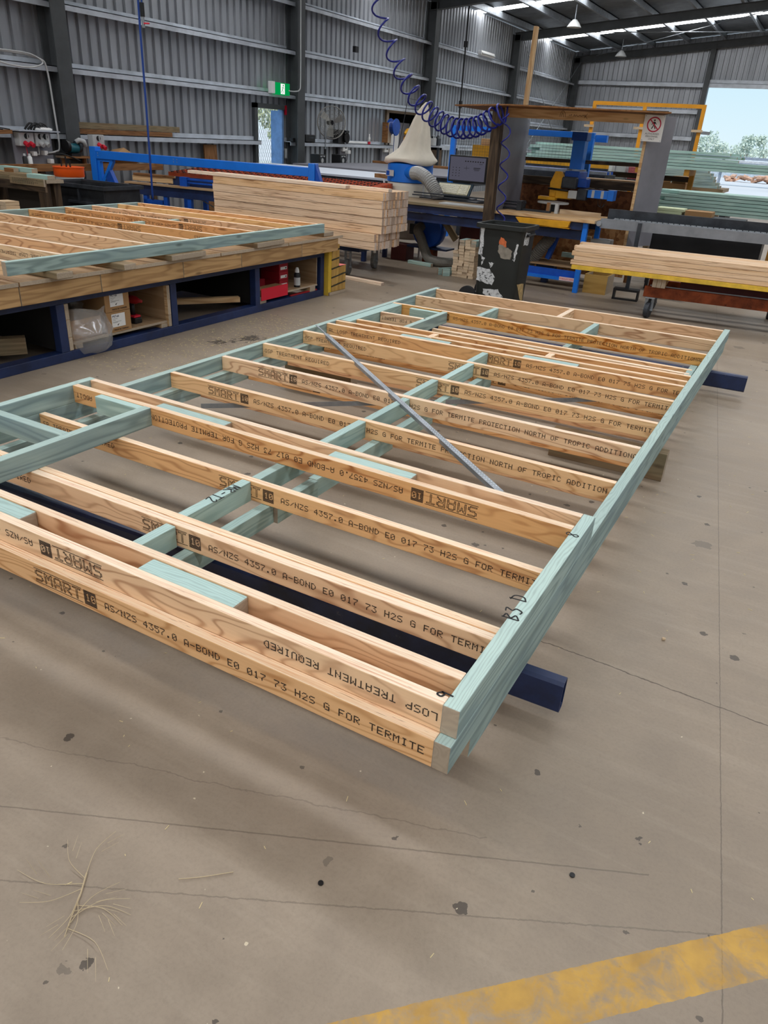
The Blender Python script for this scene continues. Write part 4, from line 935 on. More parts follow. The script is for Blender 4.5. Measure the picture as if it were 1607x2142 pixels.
# ================================================================ SAW BENCH + RADIAL ARM SAW
t = thing('saw_bench', 'long blue steel saw bench with a timber top and yellow drawer', 'work bench', (-3.2, 8.45, 0))
piece('bench_top', (-5.3, 8.46, .843), (-3.2, 8.46, .843), .74, .034, PINEG, t); piece('bench_top', (-3.195, 8.46, .843), (-1.93, 8.46, .843), .74, .036, PINE, t)
for x in (-5.15, -2.05):
    for y in (8.17, 8.78): B().box(x - .03, x + .03, y - .03, y + .03, 0, .82).build('leg', BLUE if x > -3 else NAVY, t, .004)
B().box(-5.18, -2.08, 8.13, 8.17, .735, .82).build('apron', NAVY, t); B().box(-2.26, -2.08, 8.14, 8.17, .76, .825).build('apron', BLUE, t)
B().box(-5.18, -2.08, 8.2, 8.24, .615, .72).build('cross_beam', NAVY, t); B().box(-2.9, -2.06, 8.15, 8.2, .125, .16).build('lower_rail', BLUE, t); B().box(-2.9, -2.06, 8.2, 8.22, .16, .245).build('lower_rail', BLUED, t)
B().box(-5.18, -2.06, 8.76, 8.8, .7, .82).build('apron', NAVY, t)
s_ = B().box(-2.27, -2.07, 8.146, 8.148, .128, .172).build('forklift_label', flat('label_pink', (226, 196, 196), .5), t); txt('FORKLIFT HERE', (-2.265, 8.1455, .140), (1, 0, 0), (0, 0, 1), .026, RED, s_)
b = B().prism([(-2.92, 8.06, .815), (-2.22, 8.06, .825), (-2.24, 8.06, .755), (-2.62, 8.06, .735), (-2.86, 8.06, .755)], (0, .06, 0)); b.build('drawer_front', YEL, t, .004)
B().box(-2.92, -2.22, 8.06, 8.5, .742, .75).build('drawer_tray', YEL, t)
piece('fence', (-2.52, 8.58, .888), (-2.0, 8.58, .885), .05, .055, CUT, t)
b = B().box(-4.62, -2.98, 8.52, 8.55, .91, .925).box(-4.62, -2.98, 8.56, 8.59, .94, .955).box(-3.3, -2.62, 8.48, 8.53, .862, .885); b.build('fence_rail', DGREY, t)
B().box(-3.05, -2.99, 8.42, 8.6, .86, .975).build('end_stop', DGREY, t); B().box(-4.05, -3.25, 8.2, 8.42, .862, .874).build('steel_plate', LGREY, t)
for x in (-2.66, -2.55): B().box(x - .02, x + .02, 8.5, 8.55, .862, .98).build('saw_guide', PINEB if x < -2.6 else LGREY, t)
t = thing('radial_arm_saw', 'blue and yellow radial arm saw hanging over the bench', 'saw', (-2.6, 9.3, 1.0))
B().box(-2.68, -2.52, 9.22, 9.38, 1.36, 1.80).build('column', BLUE, t, .006); B().box(-2.70, -2.50, 9.2, 9.4, 1.70, 1.80).build('column_head', BLUED, t, .006)
B().cyl((-2.6, 9.3, 1.345), (-2.6, 9.3, 1.365), .13, n=20).build('swivel_ring', STEEL, t)
B().box(-2.66, -2.46, 9.0, 9.36, 1.25, 1.345).box(-2.60, -2.36, 9.0, 9.2, 1.16, 1.27).build('yoke', BLUED, t, .012); B().box(-2.66, -2.46, 8.9, 9.0, 1.14, 1.28).build('motor_housing', DGREY, t, .02)
b = B(); pts = [(-2.80, 8.98, 1.03), (-2.70, 8.98, 1.03), (-2.66, 8.98, 1.12), (-2.645, 8.98, 1.28), (-2.68, 8.98, 1.335), (-2.76, 8.98, 1.335), (-2.81, 8.98, 1.2)]
b.prism(pts, (0, -.07, 0)); b.build('blade_guard', YEL, t, .008); B().box(-2.72, -2.50, 8.9, 9.02, 1.015, 1.11).build('motor_cover', YEL, t, .012)
B().box(-2.93, -2.70, 8.86, 8.98, .99, 1.03).build('guard_shoe', YEL, t, .006); B().box(-2.535, -2.42, 8.86, 8.96, 1.03, 1.125).build('junction_box', LGREY, t, .006); B().box(-2.42, -2.30, 8.86, 9.0, 1.02, 1.155).build('switch_box', DGREY, t, .012)
B().tube([(-2.82, 8.9, 1.128), (-2.55, 8.88, 1.118)], .012, 8).build('handle', BLACK, t, 0, True)
b = B().box(-2.295, -2.02, 8.9, 9.02, 1.055, 1.15); b.build('arm', BLUE, t, .006); B().box(-2.03, -1.955, 8.88, 9.04, 1.04, 1.165).build('arm_end', BLUE, t, .006)
for x in (-2.24, -2.12): B().box(x, x + .035, 8.898, 8.9, 1.06, 1.148).build('grey_band', LGREY, t)
B().lathe([(0, 0), (.20, 0), (.205, .012), (.20, .02), (0, .02)], (-2.70, 8.82, .955), 30).build('turntable', LGREY, t, 0, 'auto'); B().cyl((-2.70, 8.82, .862), (-2.70, 8.82, .955), .09, n=18).build('turntable_post', DGREY, t)
b = B()
for k in range(2): b.tube(catmull([(-2.16 + k * .05, 8.95, 1.05), (-2.14 + k * .03, 8.93, .98), (-2.09, 8.93, .955), (-2.07 + k * .02, 8.95, 1.0)], 6), .003, 5)
b.build('hanging_wire', BLACK, t)
t = thing('gantry_frame', 'blue steel gantry frame behind the saw booth', 'gantry', (-3.2, 10.0, 0))
B().box(-3.72, -2.62, 9.96, 10.04, 1.735, 1.81).build('top_beam', BLUE, t, .004); B().box(-3.72, -3.64, 9.96, 10.04, 0, 1.735).build('leg', BLUE, t, .004); B().box(-2.70, -2.62, 9.96, 10.04, 0, 1.735).build('leg', BLUE, t, .004); B().box(-2.66, -2.50, 10.2, 10.28, 1.70, 1.79).build('bracket', BLUE, t)
b = B()
for i in range(20): b.cyl((-3.64 + i * .05, 10.0, 1.35), (-3.64 + i * .05, 10.0, 1.735), .0014, n=4)
for i in range(8): b.cyl((-3.64, 10.0, 1.36 + i * .05), (-2.7, 10.0, 1.36 + i * .05), .0014, n=4)
b.build('guard_mesh', DGREY, t)
# monitor + keyboard on a stand
t = thing('computer_monitor', 'dark framed computer monitor showing a pale grey screen beside the dark post', 'monitor', (-4.15, 9.3, .86))
B().box(-4.445, -3.865, 9.27, 9.31, 1.085, 1.43).build('bezel', BLACK, t, .006); sc = N('monitor_screen'); e_ = sc.n('ShaderNodeEmission'); e_.inputs[0].default_value = srgb(150, 148, 170); e_.inputs[1].default_value = .24; sc.l(e_.outputs[0], sc.out.inputs[0])
scr = B().box(-4.425, -3.885, 9.267, 9.27, 1.11, 1.412).build('screen', sc.m, t); b = B(); ri = random.Random(9)
for i in range(3):
    for j in range(4): b.box(-4.38 + i * .05, -4.37 + i * .05, 9.2655, 9.2668, 1.16 + j * .035, 1.172 + j * .035)
for k in range(8): b.box(-4.2 + k * .038, -4.18 + k * .038, 9.2655, 9.2668, 1.352, 1.366)
for p, q in (((-4.21, 1.27), (-4.13, 1.27)), ((-4.17, 1.245), (-4.17, 1.295)), ((-4.06, 1.275), (-3.96, 1.28)), ((-4.06, 1.26), (-3.97, 1.262)), ((-4.05, 1.245), (-3.98, 1.246)), ((-3.98, 1.33), (-3.93, 1.331))): b.box(min(p[0], q[0]), max(p[0], q[0]) + .004, 9.2655, 9.2668, min(p[1], q[1]), max(p[1], q[1]) + .004)
b.build('screen_icons', BLACK, scr)
B().box(-4.2, -4.1, 9.29, 9.33, .87, 1.12).build('stand_neck', DGREY, t); B().box(-4.28, -4.02, 9.22, 9.42, .862, .88).build('stand_base', DGREY, t, .004)
t = thing('computer_keyboard', 'cream computer keyboard tilted on a dark tray in front of the monitor', 'keyboard', (-4.3, 9.12, .862))
def kbp(x, y): return Vector((-4.27 + x, 9.05 + y * math.cos(.85), .925 + y * math.sin(.85)))
B().prism([kbp(-.27, -.02), kbp(.27, -.02), kbp(.27, .2), kbp(-.27, .2)], (0, .025, -.02)).build('tray', flat('tray_teal', (44, 66, 78), .5), t); B().box(-4.45, -4.1, 9.08, 9.2, .862, .92).build('tray_stand', DGREY, t)
b = B().prism([kbp(-.245, 0), kbp(.245, 0), kbp(.245, .17), kbp(-.245, .17)], (0, -.01, .011)); b.build('case', flat('cream_plastic', (206, 200, 172), .5), t)
b = B()
for r in range(5):
    for k in range(20):
        if k in (14,): continue
        p = kbp(-.225 + k * .0228, .025 + r * .028); b.obox(tuple(p + Vector((0, -.012, .014))), (.019, .023, .007), (.85, 0, 0))
b.build('keys', flat('key_cream', (226, 222, 202), .5), t)
B().box(-4.75, -3.85, 9.0, 9.5, .83, .862).build('computer_shelf', DGREY, None, label='dark shelf under the monitor and keyboard behind the saw bench', cat='shelf')
o = bpy.data.objects['computer_shelf']
for x in (-4.7, -3.9): B().box(x - .02, x + .02, 9.25, 9.29, 0, .83).build('leg', NAVY, o)
# coiled blue hose down the booth post
def helix(path, r, pitch, seg=14, r2=None):
    P = catmull(path, 14); L = [0]
    for a, c in zip(P, P[1:]): L.append(L[-1] + (c - a).length)
    tot = L[-1]; out = []; i = 0; s = 0; ph = 0
    N_ = int(tot / .006)
    for k in range(N_ + 1):
        s = tot * k / N_
        while i < len(L) - 2 and L[i + 1] < s: i += 1
        f = (s - L[i]) / max(1e-6, L[i + 1] - L[i]); p = P[i].lerp(P[i + 1], f); tg = (P[i + 1] - P[i]).normalized()
        u_ = tg.cross(Vector((.3, .9, .1))).normalized(); w_ = tg.cross(u_)
        pt = pitch(s / tot); ph += 2 * PI * (tot / N_) / pt; rr = r(s / tot)
        out.append(p + u_ * rr * math.cos(ph) + w_ * rr * math.sin(ph))
    return out
t = thing('coiled_air_hose', 'long coiled dark blue air hose sagging from the roof to the booth post', 'air hose', (-3.05, 7.85, 1.2))
path = [(-5.05, 7.95, 3.6), (-4.92, 7.92, 2.95), (-4.70, 7.9, 2.55), (-4.42, 7.87, 2.16), (-4.1, 7.82, 1.90), (-3.75, 7.78, 1.755), (-3.42, 7.7, 1.77), (-3.12, 7.6, 1.90), (-3.02, 7.6, 1.93)]
h1 = helix(path, lambda s: .075 + .03 * min(1, s * 1.8), lambda s: .27 - .185 * min(1, max(0, (s - .3) / .4)))
B().tube(h1, .0115, 7).build('coil', HOSEB, t, 0, True)
h2 = helix([(-3.02, 7.6, 1.93), (-3.03, 7.75, 1.5), (-3.02, 7.78, 1.0), (-3.0, 7.8, .66)], lambda s: .05, lambda s: .24)
B().tube(h2, .0085, 7).build('stretched_coil', HOSEB, t, 0, True)
b = B().tube([(-5.05, 7.95, 3.6), (-5.06, 7.96, 5.42)], .0085, 6); b.build('hose_drop', HOSEB, t)

# ================================================================ DUST COLLECTOR
t = thing('dust_collector', 'blue dust collector with a tall pale canvas bag above and below', 'dust collector', (-5.05, 9.3, 0))
B().lathe([(.30, 0), (.335, .01), (.335, .25), (.30, .26)], (-5.08, 9.3, 1.02), 32).build('drum', BLUE, t, 0, 'auto')
b = B().box(-5.30, -5.17, 8.958, 8.962, 1.10, 1.18); b.build('maker_plate', LGREY, t); B().box(-5.29, -5.24, 8.954, 8.958, 1.11, 1.17).build('plate_print', BLUED, t)
b = B(); nb = 40; rbg = random.Random(4); prof = [(.345, 0), (.375, .03), (.36, .07), (.30, .12), (.25, .2), (.195, .34), (.155, .48), (.12, .60), (.088, .70), (.05, .78), (.015, .83)]
for i, (r, z) in enumerate(prof):
    for k in range(nb):
        a = 2 * PI * k / nb; rr = r * (1 + .10 * math.sin(a * 7 + i * .3) * min(1, z * 3) * (1 if z < .72 else .3) + .025 * rbg.uniform(-1, 1)); sh = .55 * max(0, .36 - r)
        b.v.append(Vector((-5.08 + sh + rr * math.cos(a) * (1.05 if z < .2 else .9), 9.3 + rr * math.sin(a), 1.275 + z * .955 + (.02 * math.sin(a * 3) if i < 2 else 0))))
for i in range(len(prof) - 1):
    for k in range(nb): l = (k + 1) % nb; b.f.append((i * nb + k, i * nb + l, (i + 1) * nb + l, (i + 1) * nb + k))
b.build('upper_bag', CANVAS, t, 0, True)
B().lathe([(.25, 0), (.31, .04), (.33, .3), (.335, .72), (.32, .78)], (-5.08, 9.3, .24), 30).build('lower_bag', CANVAS, t, 0, True)
for x, y in ((-5.4, 9.1), (-4.74, 9.1), (-5.4, 9.5), (-4.74, 9.5)): B().cyl((x, y, 0), (x, y, 1.05), .016, n=8).build('leg', WHITE, t)
B().tube([(-5.34, 9.3, 1.3), (-5.27, 9.3, 1.64), (-5.19, 9.3, 2.11), (-4.93, 9.3, 2.07)], .006, 6).build('bag_hanger', DGREY, t)
B().cyl((-4.98, 9.06, 1.165), (-4.80, 8.92, 1.165), .085, n=20).build('inlet', BLUE, t, 0, 'auto')
def ribbed(path, r, pitch=.02, amp=.07, n=14, name='flexible_duct', mat=HOSEG):
    P = catmull(path, 12); Q = [P[0]]; L = 0
    for a, c in zip(P, P[1:]):
        d = (c - a).length; k = max(1, int(d / (pitch / 2)))
        for i in range(1, k + 1): Q.append(a.lerp(c, i / k))
    rad = [r * (1 + (amp if i % 2 else -amp * .4)) for i in range(len(Q))]
    return B().tube(Q, rad, n).build(name, mat, t, 0, False)
ribbed([(-4.82, 8.93, 1.165), (-4.7, 8.86, 1.17), (-4.55, 8.82, 1.11), (-4.42, 8.80, .99), (-4.37, 8.80, .92), (-4.36, 8.8, .875)], .085, .03, .08, mat=HOSEW)
B().lathe([(.0, -.09), (.22, -.09), (.235, -.07), (.235, .07), (.22, .09), (0, .09)], (-4.47, 8.85, .44), 34, 'y').build('blower_housing', BLUED, t, 0, 'auto')
B().box(-4.72, -4.60, 8.70, 8.78, .38, .52).build('motor_box', DGREY, t, .008); B().box(-4.78, -4.12, 8.72, 9.0, .20, .222).build('blower_base', NAVY, t)
B().box(-4.52, -4.36, 8.78, 8.95, 0, .2).build('support_block', RUST, t); B().box(-5.0, -4.75, 8.7, 8.95, 0, .22).build('support_block', MAROON, t)
ribbed([(-4.56, 8.76, .49), (-4.56, 8.66, .45), (-4.50, 8.64, .36), (-4.42, 8.62, .22), (-4.33, 8.6, .10), (-4.2, 8.6, .07), (-4.02, 8.64, .07), (-3.86, 8.72, .085)], .066, .014, .02, 14)
# ribbed extraction duct beneath the bench
t = thing('extraction_duct', 'ribbed grey extraction duct curving down beneath the saw bench', 'duct', (-2.72, 8.5, 0))
ribbed([(-2.56, 8.5, .64), (-2.58, 8.5, .56), (-2.67, 8.5, .43), (-2.75, 8.5, .31), (-2.82, 8.5, .25), (-2.92, 8.5, .24)], .075, .022, .09); B().cyl((-2.80, 8.5, .24), (-2.98, 8.5, .25), .085, n=16).build('cuff', HOSEG, t, 0, 'auto')
t = thing('bench_brace', 'blue steel pedal arm standing under the saw bench', 'steel arm', (-2.58, 8.62, .1))
B().bar((-2.50, 8.62, .66), (-2.60, 8.62, .30), .06, .09, (0, 1, 0)).build('arm', BLUED, t, .004); B().box(-2.72, -2.48, 8.55, 8.7, .17, .25).build('foot_pad', NAVY, t, .004); B().box(-2.64, -2.56, 8.58, 8.66, 0, .17).build('foot', NAVY, t)
# timber and sheets leaning around the bench
piece('maroon_board', (-3.90, 8.98, .01), (-3.88, 9.0, .72), .30, .03, MAROON, None, (0, 1, 0), label='maroon painted board standing behind the saw bench left of the bin', cat='board')
piece('leaning_timber', (-4.24, 8.83, .60), (-4.03, 8.83, .36), .045, .09, PINEG, None, label='short weathered timber propped at an angle beside the blue blower', cat='timber')
piece('timber_upright', (-4.1, 9.2, 0), (-4.1, 9.2, .78), .08, .06, PINEG, None, (0, 1, 0), label='weathered upright timber leg behind the blue blower', cat='timber')
piece('osb_board', (-3.2, 9.3, .36), (-2.1, 9.32, .36), .02, .6, OSB, None, label='orange flake board standing behind the lower part of the saw bench', cat='board')
piece('osb_board', (-2.15, 9.25, .42), (-1.72, 9.2, .42), .02, .64, OSB, None, label='torn flake board standing between the saw bench and booth panel', cat='board')
piece('shelf_timber', (-3.15, 9.1, .555), (-2.2, 9.12, .555), .05, .05, PINEG, None, label='pale timber rail under the saw bench behind the ribbed duct', cat='timber')
piece('teal_length', (-2.5, 8.9, .34), (-1.9, 8.92, .34), .045, .06, TEALS, None, label='teal treated length stored under the right end of the saw bench', cat='timber')
piece('shelf_sheet', (-2.75, 8.6, .262), (-2.05, 8.62, .262), .5, .018, PLY, None, label='bare plywood sheet shelf low under the saw bench', cat='shelf')
# motor box, ply box
t = thing('control_box', 'grey metal control box standing behind the right end of the bench', 'control box', (-1.95, 8.75, 0)); B().box(-2.09, -1.84, 8.66, 8.86, .30, .60).build('box_body', LGREY, t, .01); B().box(-2.05, -1.92, 8.655, 8.66, .40, .54).build('vent_panel', DGREY, t); B().box(-2.06, -1.87, 8.68, 8.84, 0, .30).build('pedestal', DGREY, t)
t = thing('plywood_box', 'open yellowish plywood box on the floor by the bench leg', 'box', (-1.83, 8.45, 0))
for x0, x1, y0, y1, nm in ((-1.99, -1.70, 8.29, 8.31, 'front_panel'), (-1.99, -1.70, 8.62, 8.64, 'back_panel'), (-1.99, -1.97, 8.31, 8.62, 'side_panel'), (-1.72, -1.70, 8.31, 8.62, 'side_panel')): B().box(x0, x1, y0, y1, 0, .225).build(nm, YELP, t)
B().box(-1.97, -1.72, 8.31, 8.62, 0, .02).build('base', YELP, t)
# stack of offcut blocks left of the bin
rk = random.Random(8)
z = 0
for r in range(13):
    for c in range(4 if r < 9 else 3):
        x = -3.66 + (c + (1 if r >= 9 else 0)) * .078 + rk.uniform(-.006, .006); y = 8.14 + rk.uniform(-.012, .012)
        m_ = TEALS if (r > 10 and c != 1) or (r, c) == (7, 0) else CUT
        piece('offcut_block', (x, y - .11, .0185 + r * .0365), (x, y + .11, .0185 + r * .0365), .074, .035, m_, None, bevel=.002, label='small sawn offcut block in the tidy stack left of the bin' if m_ is CUT else 'teal treated offcut block in the tidy stack left of the bin', cat='timber offcut', group='offcuts stacked by the bin' if m_ is CUT else 'teal offcuts stacked by the bin')
piece('teal_offcut', (-3.88, 7.98, .045), (-3.62, 8.4, .045), .035, .09, TEALS, None, label='teal offcut on edge leaning towards the offcut stack, outer of two', cat='timber offcut'); piece('teal_offcut', (-3.80, 7.96, .045), (-3.72, 8.02, .045), .035, .09, TEALS, None, label='teal offcut on edge beside the offcut stack, inner of two', cat='timber offcut')
piece('teal_offcut', (-4.62, 8.56, .025), (-4.22, 8.5, .025), .06, .045, TEALS, None, label='teal offcut lying alone on the floor in front of the blower', cat='timber offcut')
# ================================================================ RIGHT PACK ON RUSTY TROLLEY
RA = math.radians(6); PV = (-1.84, 7.1)
GAP = .003; YOFF = 0
pack(-1.84, 1.3, 7.1, .482, 4, 6, .09, .0435, 'laminated pine stud in the long low stack on the rusty trolley', 'timber stud', 'studs in the long right stack', LVLP, .0, RA, PV, 'pine_stud', lambda r, c: rp.choice((0, -.02, .02, -.03)))
MB = paint('yellow_edge', (226, 184, 62), .55, 0, .14, 9)
for c in range(4):
    a = rotp((-1.85 + c * .004, 7.13 + c * .14, .457), PV, RA); e2 = rotp((1.28, 7.13 + c * .14, .457), PV, RA)
    piece('yellow_bearer', a, e2, .10, .045, MB, None, bevel=.002, label='yellow painted timber length under the long right stack of studs', cat='timber', group='yellow lengths under the right stack')
t = thing('timber_trolley', 'rust red steel trolley on casters carrying the long right stack', 'trolley', (PV[0], PV[1], 0), RA)
for y in (7.19, 7.72): B().box(-1.05, 1.2, y, y + .06, .225, .335).build('side_beam', RUST, t, .004)
for x in (-1.0, 0, 1.1): B().box(x, x + .06, 7.25, 7.72, .23, .33).build('cross_beam', RUST, t)
B().box(-.7, 1.2, 7.36, 7.42, .30, .40).build('inner_rail', MAROON, t)
B().box(-1.0, 1.1, 7.25, 7.26, .335, .345).build('steel_strip', STEEL, t)
for x, y in ((-.97, 7.22), (.95, 7.22), (-.97, 7.75), (.95, 7.75)): caster(t, x, y, .225, .085, DGREY, PI / 2 - .25)
for k in range(3):
    a = rotp((-.955 + k * .046, 7.16, .384), PV, RA); e2 = rotp((-.955 + k * .046, 7.72, .384), PV, RA)
    piece('timber_packer', a, e2, .044, .098, PINE, None, bevel=.003, label=('left', 'middle', 'right')[k] + ' one of three pine packers between the rusty trolley and its stack', cat='timber packer', group='packers on the rusty trolley')
for k in range(3):
    a = rotp((.9 + k * .046, 7.16, .384), PV, RA); e2 = rotp((.9 + k * .046, 7.72, .384), PV, RA)
    piece('timber_packer', a, e2, .044, .098, PINE, None, bevel=.003, label='pine packer under the long right stack, past the right edge of the picture', cat='timber packer', group='packers out of the picture')
# ================================================================ CONVEYOR
CA = math.radians(5); CV = (-1.88, 8.3)
t = thing('roller_conveyor', 'dark grey steel chain conveyor running right from the saw bench', 'conveyor', (CV[0], CV[1], 0), CA)
B().box(-1.86, 1.6, 8.42, 8.44, .86, .985).box(-1.86, 1.6, 8.44, 8.50, .86, .87).box(-1.86, 1.6, 8.36, 8.42, .86, .872).build('back_rail', DGREY, t)
B().box(-1.90, 1.6, 8.20, 8.21, .78, .885).box(-1.90, 1.6, 8.21, 8.26, .78, .79).box(-1.90, 1.6, 8.21, 8.25, .878, .885).build('front_channel', LGREYC, t)
b = B().box(-1.76, 1.6, 8.232, 8.258, .886, .890)
x = -1.75
while x < 1.6: b.box(x, x + .05, 8.235, 8.255, .8895, .90); b.cyl((x + .025, 8.19, .888), (x + .025, 8.24, .888), .005, n=6); x += .062
b.build('drive_chain', STEEL, t)
for x in (-1.44, .3, 1.4):
    B().box(x - .022, x + .022, 8.16, 8.2, .12, .875).build('leg', DGREY, t); b = B().box(x - .15, x + .15, 8.1, 8.24, .105, .13).box(x - .15, x - .13, 8.1, 8.24, 0, .105).box(x + .13, x + .15, 8.1, 8.24, 0, .105).box(x - .15, x + .15, 8.1, 8.13, 0, .02); b.build('foot_frame', BLACK, t)
B().cyl((-1.91, 8.15, .83), (-1.91, 8.24, .83), .03, n=12).build('shaft', STEEL, t)
t = thing('steel_bin', 'black open steel scrap bin behind the conveyor', 'bin', (-.8, 9.4, 0))
b = B(); 
for x0, x1, y0, y1 in ((-1.45, -.14, 9.2, 9.22), (-1.45, -.14, 9.65, 9.67), (-1.45, -1.43, 9.22, 9.65), (-.16, -.14, 9.22, 9.65)): b.box(x0, x1, y0, y1, .18, .74)
b.box(-1.45, -.14, 9.2, 9.67, .16, .18); b.build('bin_body', paint('black_steel', (30, 31, 34), .45, .2, .2, 3), t, .004)
for x in (-1.4, -.2):
    for y in (9.24, 9.62): B().box(x - .02, x + .02, y - .02, y + .02, 0, .16).build('foot', BLACK, t)
t = thing('trolley', 'small hand trolley with red rimmed wheels behind the plywood box', 'trolley', (-1.18, 8.7, 0)); 
for y in (8.62, 8.86):
    B().lathe([(.05, -.02), (.085, -.02), (.085, .02), (.05, .02)], (-1.2, y, .085), 20, 'y').build('wheel', BLACKG, t); B().lathe([(.0, -.021), (.052, -.021), (.052, .021), (0, .021)], (-1.2, y, .085), 16, 'y').build('wheel_rim', REDD, t)
B().cyl((-1.2, 8.6, .085), (-1.2, 8.88, .085), .012, n=8).build('axle', STEEL, t); B().box(-1.2, -.8, 8.62, 8.86, .11, .14).build('deck', DGREY, t); B().box(-1.22, -1.18, 8.6, 8.64, .1, .38).build('upright', STEEL, t)
# ================================================================ RACKS OF TREATED TIMBER
rq = random.Random(31)
def bundle(x0, x1, y0, z0, rows, cols, label, group, jx=.35, ph=.045, pw=.09, jxr=.3, short=None):
    for r in range(rows):
        for c in range(cols):
            yo = rq.uniform(-.016, 0) if c == 0 else 0; L0 = x0 + (rq.uniform(0, jx) if r < rows - 1 or c else rq.uniform(.1, jx * 2)); piece('treated_length', (L0, y0 + yo + (c + .5) * (pw + .004), z0 + (r + .5) * (ph + .003)), ((short if short is not None and r >= rows // 2 else x1) - rq.uniform(0, jxr), y0 + yo + (c + .5) * (pw + .004), z0 + (r + .5) * (ph + .003)), pw, ph - .004, TEALD, None, bevel=0, label=label, cat='treated timber', group=group)
def rack(name, label, x0, x1, y0, y1, levels, posts, mat, ph):
    t = thing(name, label, 'timber rack', ((x0 + x1) / 2, (y0 + y1) / 2, 0))
    for x in posts:
        B().box(x - .04, x + .04, y1, y1 + .08, 0, ph).build('upright', mat, t, .004)
        for z in levels: B().box(x - .04, x + .04, y0, y1, z - .09, z).build('arm', mat, t)
        B().box(x - .05, x + .05, y0, y1 + .1, 0, .06).build('foot', mat, t)
    for z in levels[:1]: B().box(x0, min(x1, -1.7), y1 + .02, y1 + .06, z - .2, z - .12).build('brace', DARKT, t)
    return t
UZ = 1.395
rack('timber_rack', 'yellow post rack holding the high bundle of teal timber behind the booth', -4.2, .6, 12.3, 12.9, [UZ], (-3.9, -2.45, -1.68, -.2), paint('ochre_post', (176, 124, 40), .6, 0, .2, 5), 1.42)
bundle(-4.45, .55, 12.3, UZ, 6, 6, 'long teal treated length in the high bundle behind the booth', 'high bundle of treated lengths', .4, .042, short=-.9)
rack('timber_rack', 'dark steel rack holding the lower bundle of teal timber at the right', -1.9, 1.6, 10.6, 11.2, [.885], (-1.75, -.82, .9), DGREY, .87)
bundle(-1.85, 1.6, 10.6, .885, 6, 6, 'teal treated length in the lower bundle right of the booth', 'lower bundle of treated lengths', .25, .042, short=.9)
t = thing('timber_frame_guard', 'tall yellow steel guard frame standing behind the high teal bundle', 'guard frame', (-2.9, 14.0, 0))
YF = paint('guard_yellow', (226, 152, 26), .5, 0, .08, 4)
B().box(-3.83, -1.86, 13.97, 14.03, 2.325, 2.385).build('top_rail', YF, t)
for x in (-3.80, -2.89, -1.89): B().box(x - .03, x + .03, 13.97, 14.03, 0, 2.325).build('upright', YF, t)
for x in (-3.8, -2.89, -1.89): B().box(x - .12, x + .06, 13.93, 13.97, 1.96, 2.0).build('clamp_bar', CUT, t)
piece('blue_rail', (-1.95, 14.02, 1.965), (-1.72, 14.1, 1.955), .05, .05, STEEL, t)
# mid teal bundle end, far right of the booth, on trestles
t = thing('trestle_table', 'low timber trestle carrying mixed teal offcuts behind the lower bundle', 'trestle', (-2.0, 14.8, 0))
B().box(-3.2, -1.3, 14.3, 15.2, 1.02, 1.08).build('top', PINEG, t)
for x in (-3.1, -1.4):
    for y in (14.4, 15.1): B().box(x - .04, x + .04, y - .04, y + .04, 0, 1.02).build('leg', PINEG, t)
for r in range(6):
    for c in range(3):
        L0 = -1.72 + rq.uniform(-.02, .02); L1 = -1.40 - r * .045 + rq.uniform(-.03, .03)
        piece('treated_length', (-3.1 if r < 3 else -2.6, 14.42 + c * .094, 1.104 + r * .049), (L1, 14.42 + c * .094, 1.104 + r * .049), .09, .046, TEAL, None, bevel=0, label='short teal length in the stepped pile on the trestle behind the racks', cat='treated timber', group='stepped pile on the trestle')
# cartons and scrap seen under the high bundle
t = thing('work_table', 'low white topped table seen beneath the high teal bundle', 'work table', (-2.9, 13.4, 0)); B().box(-3.7, -2.4, 13.05, 13.75, 1.08, 1.12).build('top', LGREY, t)
for x in (-3.6, -2.5):
    for y in (13.1, 13.7): B().box(x - .03, x + .03, y - .03, y + .03, 0, 1.08).build('leg', STEEL, t)
b = B(); rv = random.Random(6)
for i in range(8):
    for j in range(6): b.v.append(Vector((-3.50 + i * .035, 13.12 + .03 * math.sin(i * 1.3 + j) + j * .01, 1.125 + j * .06)))
for i in range(7):
    for j in range(5): a = i * 6 + j; b.f.append((a, a + 6, a + 7, a + 1))
b.v += [p + Vector((0, .06, 0)) for p in b.v[:48]]; b.f += [tuple(q + 48 for q in reversed(f)) for f in b.f]
for i in range(7): b.f += [(i * 6 + 5, i * 6 + 11, i * 6 + 59, i * 6 + 53), (i * 6, i * 6 + 48, i * 6 + 54, i * 6 + 6)]
for j in range(5): b.f += [(j, j + 1, j + 49, j + 48), (42 + j, 90 + j, 91 + j, 43 + j)]
b.build('safety_vest', ORNG, None, 0, True, label='bright orange safety vest bundled on the table under the teal bundle', cat='vest')
B().box(-3.24, -3.06, 13.1, 13.3, 1.12, 1.40).build('storage_tub', WHITE, None, .01, label='white tub beside the orange vest on the far table', cat='tub'); B().box(-2.99, -2.83, 13.1, 13.3, 1.12, 1.44).build('paper_pack', LGREY, None, .004, label='pale paper wrapped pack standing on the far table', cat='pack')
B().box(-3.2, -3.05, 13.06, 13.095, 1.12, 1.20).build('yellow_tray', YEL, None, .004, label='small yellow tray in front of the white tub on the far table', cat='tray')
t = B().box(-2.80, -2.50, 13.1, 13.4, 1.12, 1.17).build('sheet_pile', PANELG, None, label='grey pile of sheets on the far table right of the white pack', cat='sheets')
b = B(); b.box(-2.78, -2.5, 13.12, 13.4, 1.17, 1.36); b.build('red_mesh_crate', paint('crate_pink', (178, 92, 98), .6, 0, .2, 40), None, .004, label='faded red mesh crate on the grey sheets under the teal bundle', cat='crate')
